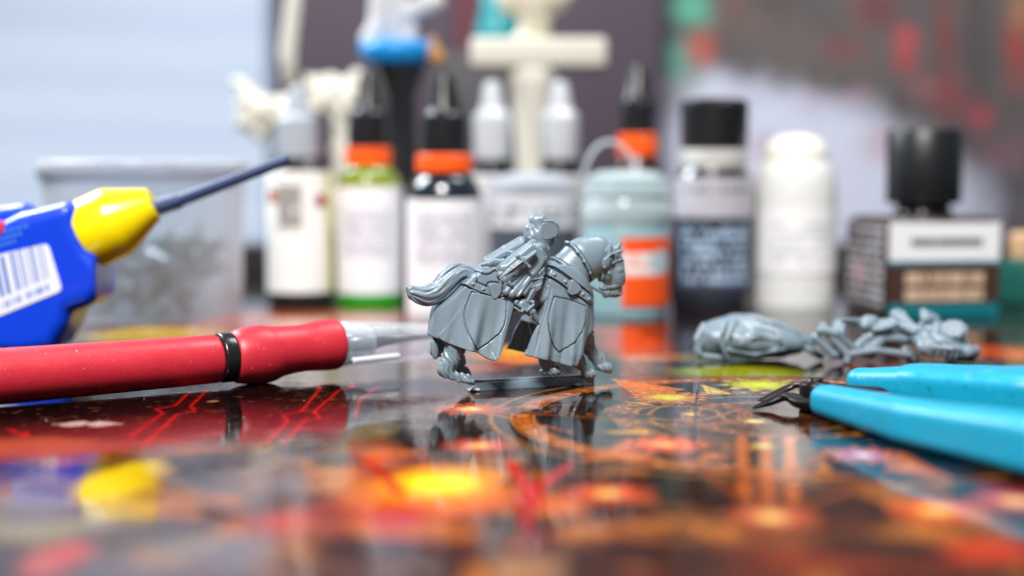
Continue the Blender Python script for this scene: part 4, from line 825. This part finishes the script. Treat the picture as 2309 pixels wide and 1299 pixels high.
# black dropper behind the teal pot
p = Pot('dropper_bottle', 'black capped dropper bottle with an orange band standing behind the teal paint pot', 'paint bottle', 1436, 676, 130, 'dropper bottles standing in the row of paints')
p.part('bottle_body', [(60, 676), (64, 668), (64, 420), (56, 380), (46, 360), (44, 352)], plain('brown_bottle', (60, 30, 26), .3)); p.part('neck_band', [(42, 352), (45, 349), (45, 306), (42, 303)], ORANGE)
p.part('cap', [(38, 306), (40, 302), (38, 230), (30, 220), (22, 175), (14, 150), (5, 146)], BLACKP)
# round dark pot with pale lid
p = Pot('paint_pot', 'squat dark grey paint pot with a pale clear domed lid, directly behind the rider', 'paint pot', 1203, 690, 205)
p.part('pot_body', [(88, 690), (98, 680), (101, 520), (96, 506)], plain('dark_grey_pot', (66, 72, 84), .3, coat=.3)); p.part('lid', [(100, 510), (103, 504), (103, 440), (96, 414), (70, 394), (30, 388), (4, 387)], clear('smoky_lid', (190, 196, 206), .45, .15))
p.part('inner_paint', [(84, 560), (92, 520), (92, 450), (60, 405), (5, 404)], plain('slate_paint', (80, 86, 100), .4)); p.shell('label', 102.5, 512, 440, printed('pale_label', (205, 206, 212), (110, 112, 124), 3.2, -14, 14, 28, 34, 300, .5), -88, 88)
# teal pot with orange label
p = Pot('paint_pot', 'pale teal paint pot with an orange label and open flip lid, behind the horse head', 'paint pot', 1412, 712, 196)
TEAL = plain('pale_teal_paint', (140, 176, 184), .3, coat=.5)
p.part('pot_body', [(86, 712), (94, 702), (96, 560), (97, 520), (92, 505), (80, 498)], TEAL)
p.part('lid', [(94, 508), (99, 500), (99, 466), (90, 448), (96, 440), (88, 400), (60, 386), (5, 384)], clear('milky_lid', (205, 222, 226), .5, .14)); p.part('inner_paint', [(80, 505), (82, 420), (60, 400), (4, 398)], plain('teal_inner', (120, 160, 168), .4))
p.shell('label', 97.6, 682, 532, printed('orange_label', (240, 84, 20), (230, 225, 220), 4.2, -4.5, 9, 13, 21, 190, .42, fill=.8, spots=((9, 17, 4.0, (176, 200, 204)), (9, 8, 3.4, (240, 84, 20)))), -10, 86)
arc = [at(1330+45-60*math.cos(t), 420-100*math.sin(t), p.Y-6) for t in np.linspace(.1, 2.6, 14)]
obj('lid_tab', loft(arc, [(1.6, .7)]*14, 10), clear('milky_tab', (225, 230, 234), .4, .15), p.t)
# black capped jar
p = Pot('paint_jar', 'paint jar with wide black cap, white collar and a dark label with pale lettering', 'paint jar', 1608, 700, 182)
p.part('jar_body', [(84, 700), (90, 690), (90, 420), (84, 396), (74, 384), (72, 376)], plain('dark_jar', (34, 34, 42), .22, coat=.5)); p.part('collar', [(73, 380), (76, 374), (76, 342), (73, 338)], plain('white_collar', (200, 200, 196), .35))
p.part('cap', [(70, 340), (75, 334), (76, 234), (70, 226), (40, 222), (6, 222)], plain('ribbed_black_cap', (20, 20, 22), .35)); p.shell('silver_label', 91, 488, 400, printed('silver_label', (182, 180, 190), (120, 116, 124), 3, -10, 10, 38, 41, 300, .5, rough=.3), -80, 62)
p.shell('label', 91, 665, 489, printed('dark_label_pale_print', (40, 44, 58), (160, 184, 210), 3.0, -11, 9, 8, 28, 620, .46, fill=.75), -80, 80)
obj('emblem', lathe((0, 0, 0), [(2.0, 0), (2.6, .1), (2.6, .3), (2, .4)], 20), plain('pale_emblem', (200, 210, 224), .4), None) if False else None
# white round bottle
p = Pot('white_bottle', 'plain white bottle with a rounded shoulder and cap, right of the black-capped jar', 'bottle', 1792, 697, 188)
p.part('bottle_body', [(84, 697), (91, 688), (92, 440), (88, 400), (80, 370), (70, 358)], plain('milky_white', (226, 227, 226), .28, var=.02, sss=.3, coat=.4)); p.part('cap', [(72, 362), (74, 355), (70, 335), (58, 318), (34, 306), (4, 304)], plain('cream_cap', (232, 230, 220), .4))
p.shell('label', 92.6, 612, 470, printed('white_label_faint_print', (238, 238, 240), (206, 206, 212), 3, -8, 9, 14, 30, 300, .46), -70, 70)
# square bottle, turned so that two faces show
f0 = G(1990, 716); sS = sc_at(f0[1]); ang = math.radians(8); Rb = rotz(ang)
wF_, dF = 39.5, 34.0; ctrB = f0+Rb @ P((wF_/2+.5, dF/2, 0)); ctrB[2] = 0
sq = thing('square_bottle', 'square brown bottle with a big black cap and white, brown and teal label', 'bottle', ctrB)
def zf(py): return at(2100, py, f0[1]+3)[2]
zt_ = zf(490)
obj('bottle_body', bevbox(ctrB+P((0, 0, zt_/2)), (wF_/2, dF/2, zt_/2), 3.4, Rb, 4), plain('brown_glass', (52, 38, 32), .15, coat=.6), sq)
obj('cap', lathe(ctrB, [(11.5, zt_+4.0), (12.0, zt_+4.8), (12.2, zf(300)+.6), (11.6, zf(300)+1.5), (2, zf(300)+1.6)], 48), plain('ribbed_cap', (24, 27, 30), .38), sq, sharp=35)
obj('neck', lathe(ctrB, [(10, zt_-.5), (9.5, zt_+1.0), (8.6, zt_+2), (8.6, zt_+5)], 40), plain('dark_neck', (30, 26, 26), .2), sq)
def face_label(name, u0, u1, py0, py1, mat, side=0, th=.25):
    z0, z1 = zf(py0), zf(py1)
    if side == 0: c = P(((u0+u1)/2, -dF/2-th/2-.02, (z0+z1)/2)); hsz = ((u1-u0)/2, th/2, (z1-z0)/2)
    else: c = P((-wF_/2-th/2-.02, (u0+u1)/2, (z0+z1)/2)); hsz = (th/2, (u1-u0)/2, (z1-z0)/2)
    V, F = bevbox((0, 0, 0), hsz, .05); V = (V+[c[0], c[1], 0]) @ Rb.T+ctrB+P((0, 0, c[2])); return obj(name, (V, F), mat, sq, smooth=False)
face_label('white_label', -18.6, 18.6, 588, 502, printed('white_label_dark_line', (232, 234, 238), (60, 60, 66), 2.6, -9, 15, zf(556), zf(538), 420, .3, axis='x', fill=.9))
face_label('teal_line', -18.6, 18.6, 596, 588.5, plain('teal_ink', (10, 120, 140), .45)); face_label('teal_label', -18.6, 18.6, 712, 684, plain('teal_ink_low', (10, 112, 122), .45))
face_label('brown_label', -18.6, 18.6, 683.5, 596.5, printed('brown_label_beige_print', (66, 46, 38), (206, 176, 150), 5.2, -10.5, 15.5, zf(680), zf(606), 900, .40, axis='x', fill=.72))
m = printed('side_label_pale_print', (58, 46, 44), (190, 190, 196), 3.0, -99, 99, zf(690), zf(510), 700, .45, axis='ang')
face_label('side_label', -15.5, 15.5, 712, 502, m, 1)
o = lathe((0, 0, 0), [(4.4, 0), (4.4, .3)], 32)
V = P(o[0]); V = np.stack([-wF_/2-.45+0*V[:, 2]-V[:, 2], V[:, 0]+4, V[:, 1]+zf(625)], 1) @ rotz(0).T; V = np.concatenate([(V[:, :2] @ Rb[:2, :2].T)+ctrB[:2], V[:, 2:]], 1); obj('round_seal', (V, o[1]), plain('pink_seal', (190, 160, 170), .4), sq, smooth=False)
# bottle at the right edge
p = Pot('paint_bottle', 'dark teal bottle with a beige cap, partly cut off by the right edge', 'paint bottle', 2318, 690, 130)
p.part('bottle_body', [(60, 690), (64, 680), (64, 620), (58, 590), (40, 580)], plain('dark_teal', (24, 84, 76), .3)); p.part('cap', [(38, 584), (40, 578), (40, 532), (34, 524), (4, 522)], plain('beige_cap', (206, 168, 130), .4))
# clear tub with plastic bits
p = Pot('plastic_tub', 'frosted clear round tub half full of grey plastic scraps, left of the bottles', 'tub', 327, 732, 440)
TUB = clear('frosted_plastic', (232, 236, 240), .10, .08)
p.part('tub_wall', [(206, 732), (212, 722), (222, 400), (226, 396), (229, 370), (226, 366), (222, 368), (217, 400), (206, 718), (8, 722)], TUB, label='frosted wall')
obj('rim', lathe(p.c, [(r/p.s, p.z(py)) for r, py in ((222, 404), (231, 400), (232, 368), (226, 362), (219, 366), (217, 402))], 64, caps=False), clear('frosted_rim', (226, 230, 236), .22, .15), p.t)
PIE = grey_plastic('grey_scrap', (112, 126, 134)); R_ = 205/p.s
protos = []
for i in range(6):
    v = Vol((-9, -5, -5), (9, 5, 5), .7); v.chain([P((random.uniform(-8, -5), 0, 0)), P((0, random.uniform(-1, 1), random.uniform(-2, 2))), P((random.uniform(3, 7), 0, random.uniform(-2, 2)))], [random.uniform(.8, 1.8) for _ in range(3)], .4); v.ell((random.uniform(-3, 3), 0, 0), (random.uniform(1.5, 4), 1.6, random.uniform(1, 3)), .6); V, F = v.mesh()
    me = bpy.data.meshes.new('scrap'); me.from_pydata([tuple(q*S*1.6) for q in V], [], F.tolist()); me.polygons.foreach_set('use_smooth', [True]*len(me.polygons)); me.materials.append(PIE); protos.append(me)
for i in range(44):
    a = random.uniform(0, 2*math.pi); rr_ = (R_-12)*math.sqrt(random.random()); z = 5+random.random()*(21-6*(rr_/R_))
    o = bpy.data.objects.new('plastic_scrap', protos[i % 6]); COL.objects.link(o); o.location = Vector((p.c[0]+rr_*math.cos(a), p.c[1]+rr_*math.sin(a), z))*S
    o.rotation_euler = (random.uniform(-.9, .9), random.uniform(-.9, .9), random.uniform(0, 6.28)); o['label'] = 'small grey plastic scrap in the heap inside the frosted tub'; o['category'] = 'plastic scrap'; o['group'] = 'grey plastic scraps inside the tub'

# ------------------------------------------------------------------ figures and stands at the back
BK_Y = 290.0
def ba(px, py, Y=None): return at(px, py, BK_Y if Y is None else Y)
CREAM = plain('cream_plaster', (208, 204, 192), .6, var=.06)
def sculpt(name, Y, lo, hi, fn, mat, parent, h=1.0):
    a, b = at(lo[0], lo[1], Y), at(hi[0], hi[1], Y); v = Vol((a[0]-3, Y-26, max(a[2]-3, -.5)), (b[0]+3, Y+26, b[2]+3), h); fn(v, lambda x, y, dy=0: at(x, y, Y+dy)); return obj(name, v.mesh(), mat, parent)
# black stand with blue ship base and pale figure
s_ = sc_at(250)
def C(cx, base, name, label, cat): Y = G(cx, base)[1]; return Y, thing(name, label, cat, [*G(cx, base)[:2], 0])
Y, t = C(905, 652, 'black_holder', 'tall black painting handle standing behind the green and dark bottles', 'painting handle')
k = sc_at(Y); z = lambda py: at(905, py, Y)[2]; c = [at(905, 400, Y)[0], Y, 0]
obj('grip', lathe(c, [(44/k, .1), (44/k, z(420)), (36/k, z(330)), (34/k, z(215)), (50/k, z(170)), (56/k, z(158)), (56/k, z(150)), (4, z(149))], 40), BLACKP, t)
fig = thing('painted_figure', 'small pale figure on a bright blue base, standing on the black handle', 'figure', [c[0], Y, z(149)])
obj('base', lathe([c[0]-1, Y, 0], [(60/k, z(148)), (74/k, z(142)), (84/k, z(118)), (84/k, z(96)), (60/k, z(92)), (3, z(90))], 40), plain('bright_blue', (14, 140, 214), .4), fig)
def fn(v, q): v.cap(q(850, 95), q(870, -60), 4, 5.5, 2); v.cap(q(900, 95), q(890, -20), 3.2, 5, 2); v.cap(q(840, 60, -3), q(825, 90, -4), 2.2, 2.6, 1); v.cap(q(900, 40), q(975, 5), 3, 5, 1.5); v.cap(q(930, 60), q(925, 95), 2, 2.5, 1); v.ell(q(880, -70), (10, 8, 9), 2)
sculpt('figure_body', Y, (800, 120), (1010, -120), fn, plain('pale_grey_figure', (196, 196, 198), .5, var=.2), fig)
def fn(v, q): v.cap(q(960, 105, -4), q(985, 130, -4), 3.2, 3.4, 1); v.cap(q(940, 128, -4), q(975, 95), 2.6, 2.4, 1)
sculpt('ochre_rock', Y, (900, 160), (1020, 70), fn, plain('ochre', (176, 128, 70), .6), fig)
# cream pedestal with bust
Y, t = C(1200, 640, 'cream_holder', 'cream pedestal with a wide flat top and tapering column, behind the white capped bottles', 'pedestal')
k = sc_at(Y); z = lambda py: at(1200, py, Y)[2]; x = at(1200, 400, Y)[0]
obj('column', lathe([x, Y, 0], [(70/k, .1), (66/k, z(600)), (36/k, z(420)), (38/k, z(330)), (50/k, z(200)), (56/k, z(165)), (50/k, z(155))], 40), CREAM, t)
obj('flat_top', bevbox([at(1214, 120, Y)[0], Y, (z(156)+z(88))/2], [150/k, 9, (z(88)-z(156))/2], 2.2, seg=3), CREAM, t)
f2 = thing('cream_figure', 'cream unpainted figure standing on the cream pedestal, cut off by the top edge', 'figure', [x, Y, z(90)])
def fn(v, q): v.cap(q(1210, 90), q(1205, 20), 5, 8, 2); v.ell(q(1205, -10), (16, 9, 8), 3); v.cap(q(1160, 5), q(1165, -50), 6, 5, 2); v.cap(q(1250, 0), q(1262, -40), 5, 6, 2); v.cap(q(1185, 70), q(1180, 92), 3, 5, 2)
sculpt('figure_body', Y, (1120, 110), (1300, -90), fn, plain('cream_figure_plastic', (214, 206, 184), .55, var=.1), f2)
# teal thing
Y = 330; 
f3 = thing('teal_cup', 'teal rounded cup standing on the dark box behind the cream pedestal', 'cup', [at(1120, 118, Y)[0], Y, at(1120, 118, Y)[2]])
z = lambda py: at(1120, py, Y)[2]; k = sc_at(Y)
obj('cup_body', lathe([at(1124, 100, Y)[0], Y, 0], [(48/k, z(118)), (56/k, z(112)), (52/k, z(70)), (38/k, z(20)), (40/k, z(-40)), (5, z(-50))], 32), plain('teal_glaze', (10, 140, 148), .35), f3)
bx = at(1120, 118, Y); obj('dark_box', bevbox((bx[0]-4, Y+6, bx[2]/2), (26, 14, bx[2]/2), 1), plain('dark_grey_box', (58, 54, 60), .6), None, cat='box', label='dark grey box behind the cream pedestal, with the teal cup on it', sharp=40)
# cream horned creature left
Y, t = C(670, 636, 'creature_figure', 'cream unpainted winged creature figure standing behind the leftmost bottles', 'figure')
def fn(v, q):
    v.ell(q(572, 235), (7, 6, 6), 3); v.ell(q(625, 250), (9, 7, 6), 3); v.ell(q(775, 225), (8, 7, 8), 3); v.ell(q(720, 195), (7, 6, 5), 2); v.cap(q(560, 200), q(530, 182), 3.6, 2, 2); v.cap(q(775, 210), q(800, 180), 6, 4, 2); v.cap(q(650, 255), q(760, 215), 5, 6, 3)
    v.cap(q(640, 260), q(665, 420), 5, 5, 3); v.cap(q(665, 420), q(660, 640), 6, 9, 3); v.cap(q(770, 250), q(775, 370), 5, 4, 3); v.cap(q(775, 370), q(700, 600), 4, 6, 3); v.cap(q(560, 270), q(590, 300), 5, 3, 3); v.D += (1.9*np.sin(v.X*.55+v.Z*.2)*np.sin(v.Z*.6)*np.cos(v.Y*.5)).astype(np.float32)
sculpt('creature_body', Y, (490, 660), (840, 150), fn, plain('cream_resin', (222, 218, 204), .55, var=.08), t, 1.2)
obj('wing_spar', loft([at(655, 190, Y), at(648, 120, Y), at(668, -40, Y), at(680, -120, Y)], [(3.0, 2.6), (3.4, 3.2), (3.2, 3), (3, 3)], 16, up=(0, 1, 0)), CREAM, t)

# dark framed board, poster, white cloth
def solid(name, px0, px1, py0, py1, Y, th, mat, **k):
    a, b = at(px0, py1, Y), at(px1, py0, Y); z0 = max(a[2], 0.2) if py1 < 2000 else .2
    return obj(name, bevbox(((a[0]+b[0])/2, Y+th/2, (z0+b[2])/2), ((b[0]-a[0])/2, th/2, (b[2]-z0)/2), .8), mat, None, **k)
obj('dark_board', bevbox(((at(622, 0, 470)[0]+at(1492, 0, 470)[0])/2, 475, 215), ((at(1492, 0, 470)[0]-at(622, 0, 470)[0])/2, 4, 214.8), 1), plain('dark_purple_board', (62, 50, 66), .5, var=.1, grain=200), None, cat='board', label='dark purple board standing upright behind the bottles in the middle', smooth=False)
obj('board_edge', bevbox((at(604, 0, 468)[0], 474, 215), (2.6, 5, 214.8), .6), plain('slate_edge', (120, 130, 150), .5), None, cat='board', label='narrow slate grey strip at the left edge of the dark purple board', smooth=False)
xr_ = at(1060, 60, 464)[0]; obj('red_streak', bevbox((xr_, 469.3, 220), (9, .6, 200), .3), plain('dark_maroon', (92, 34, 50), .6), bpy.data.objects['dark_board'], smooth=False)
# printed poster at right: flat print as colour per vertex
Y = 540; X, Z = panelgrid(1440, 2900, -900, 720, Y, (340, 380)); PXg = 1154.5+FPX*(X-CAM[0])/((Y-CAM[1])*ct-(Z-CAM[2])*st); PYg = 649.5-FPX*(((Y-CAM[1])*st+(Z-CAM[2])*ct)/((Y-CAM[1])*ct-(Z-CAM[2])*st))
pc = np.ones(X.shape+(3,))*srgb(84, 78, 80); nn = fbm(X, Z, 40, 50); n_b = fbm(X, Z, 12, 60)
def pl_(mask, col):
    global pc
    mask = np.clip(mask, 0, 1)[..., None]; pc = pc*(1-mask)+srgb(*col)*mask
pl_((nn-.4)*2.5, (100, 92, 92)); pl_((n_b-.55)*3*.6, (60, 48, 50))
for x, y, rx, ry, c, a in ((1560, 20, 60, 50, (90, 190, 160), .9), (1530, 140, 40, 60, (100, 180, 160), .8), (1585, 110, 42, 50, (200, 90, 76), .85), (1570, 190, 50, 30, (150, 170, 150), .6), (1900, 110, 60, 40, (130, 60, 64), .7), (2045, 90, 36, 40, (196, 70, 76), .9), (2045, 140, 34, 30, (176, 60, 70), .8),
    (2130, 80, 26, 180, (130, 40, 42), .7), (2150, 220, 60, 60, (140, 60, 66), .5), (2210, 265, 36, 34, (180, 66, 80), .85), (2295, 110, 36, 120, (160, 60, 54), .85), (2300, 20, 40, 60, (190, 140, 90), .6), (1970, 20, 70, 60, (120, 40, 44), .7), (1650, 20, 40, 30, (130, 44, 46), .5), (2080, 200, 40, 30, (176, 90, 100), .5), (2260, 350, 80, 60, (130, 90, 104), .6), (2200, 10, 40, 300, (58, 52, 54), .6), (2240, 480, 120, 120, (96, 96, 110), .7), (1720, 60, 120, 50, (104, 88, 82), .6)):
    q = np.hypot((PXg-x)/rx, (PYg-y)/ry)+(n_b-.5)*.7; pl_((1.15-q)*1.3*a*.75, c)
for x, y, rx, ry, a in ((1700, 420, 250, 270, 1.0), (1860, 400, 240, 220, .9), (1600, 300, 150, 150, .8), (2060, 520, 200, 190, .7), (1760, 250, 200, 90, .6)):
    q = np.hypot((PXg-x)/rx, (PYg-y)/ry)+(nn-.5)*.5+(n_b-.5)*.35; pl_(np.clip((1.05-q)*2.0, 0, 1)*a, (196+20*a, 204+16*a, 232+8*a))
for x, y, r in ((1720, 330, 34), (1830, 230, 26), (1980, 330, 40), (1930, 210, 30)): pl_((1.2-np.hypot((PXg-x)/r, (PYg-y)/r)-(n_b-.5))*.7, (190, 150, 170))
V = np.stack([X, X*0+Y, Z], -1).reshape(-1, 3); F = gridfaces(340, 380); V2 = V+P((0, 2, 0)); 
m = N('poster_print'); a = m.n('ShaderNodeVertexColor', layer_name='Col'); m.lk(a.outputs[0], m.b.inputs['Base Color']); m.b.inputs['Roughness'].default_value = .55
F = np.concatenate([F, F[:, ::-1]+len(V)]); obj('poster', (np.concatenate([V, V2]), F), m.m, None, color=np.concatenate([pc.reshape(-1, 3)]*2), cat='poster', label='dark grey poster with red and green patches above a pale lavender area, right background')
tr0, tr1 = at(540, 600, 330), at(2420, 600, 330); zt2 = at(1500, 556, 330)[2]
obj('storage_tray', join(bevbox(((tr0[0]+tr1[0])/2, 345, zt2/2), ((tr1[0]-tr0[0])/2, 15, zt2/2), 1.2), bevbox(((tr0[0]+tr1[0])/2, 345, zt2-1), ((tr1[0]-tr0[0])/2+1, 16.5, 1.4), .6)), plain('matt_black_tray', (30, 27, 30), .5), None, cat='tray', label='long low black tray standing behind the whole row of bottles', smooth=False)
print('built')
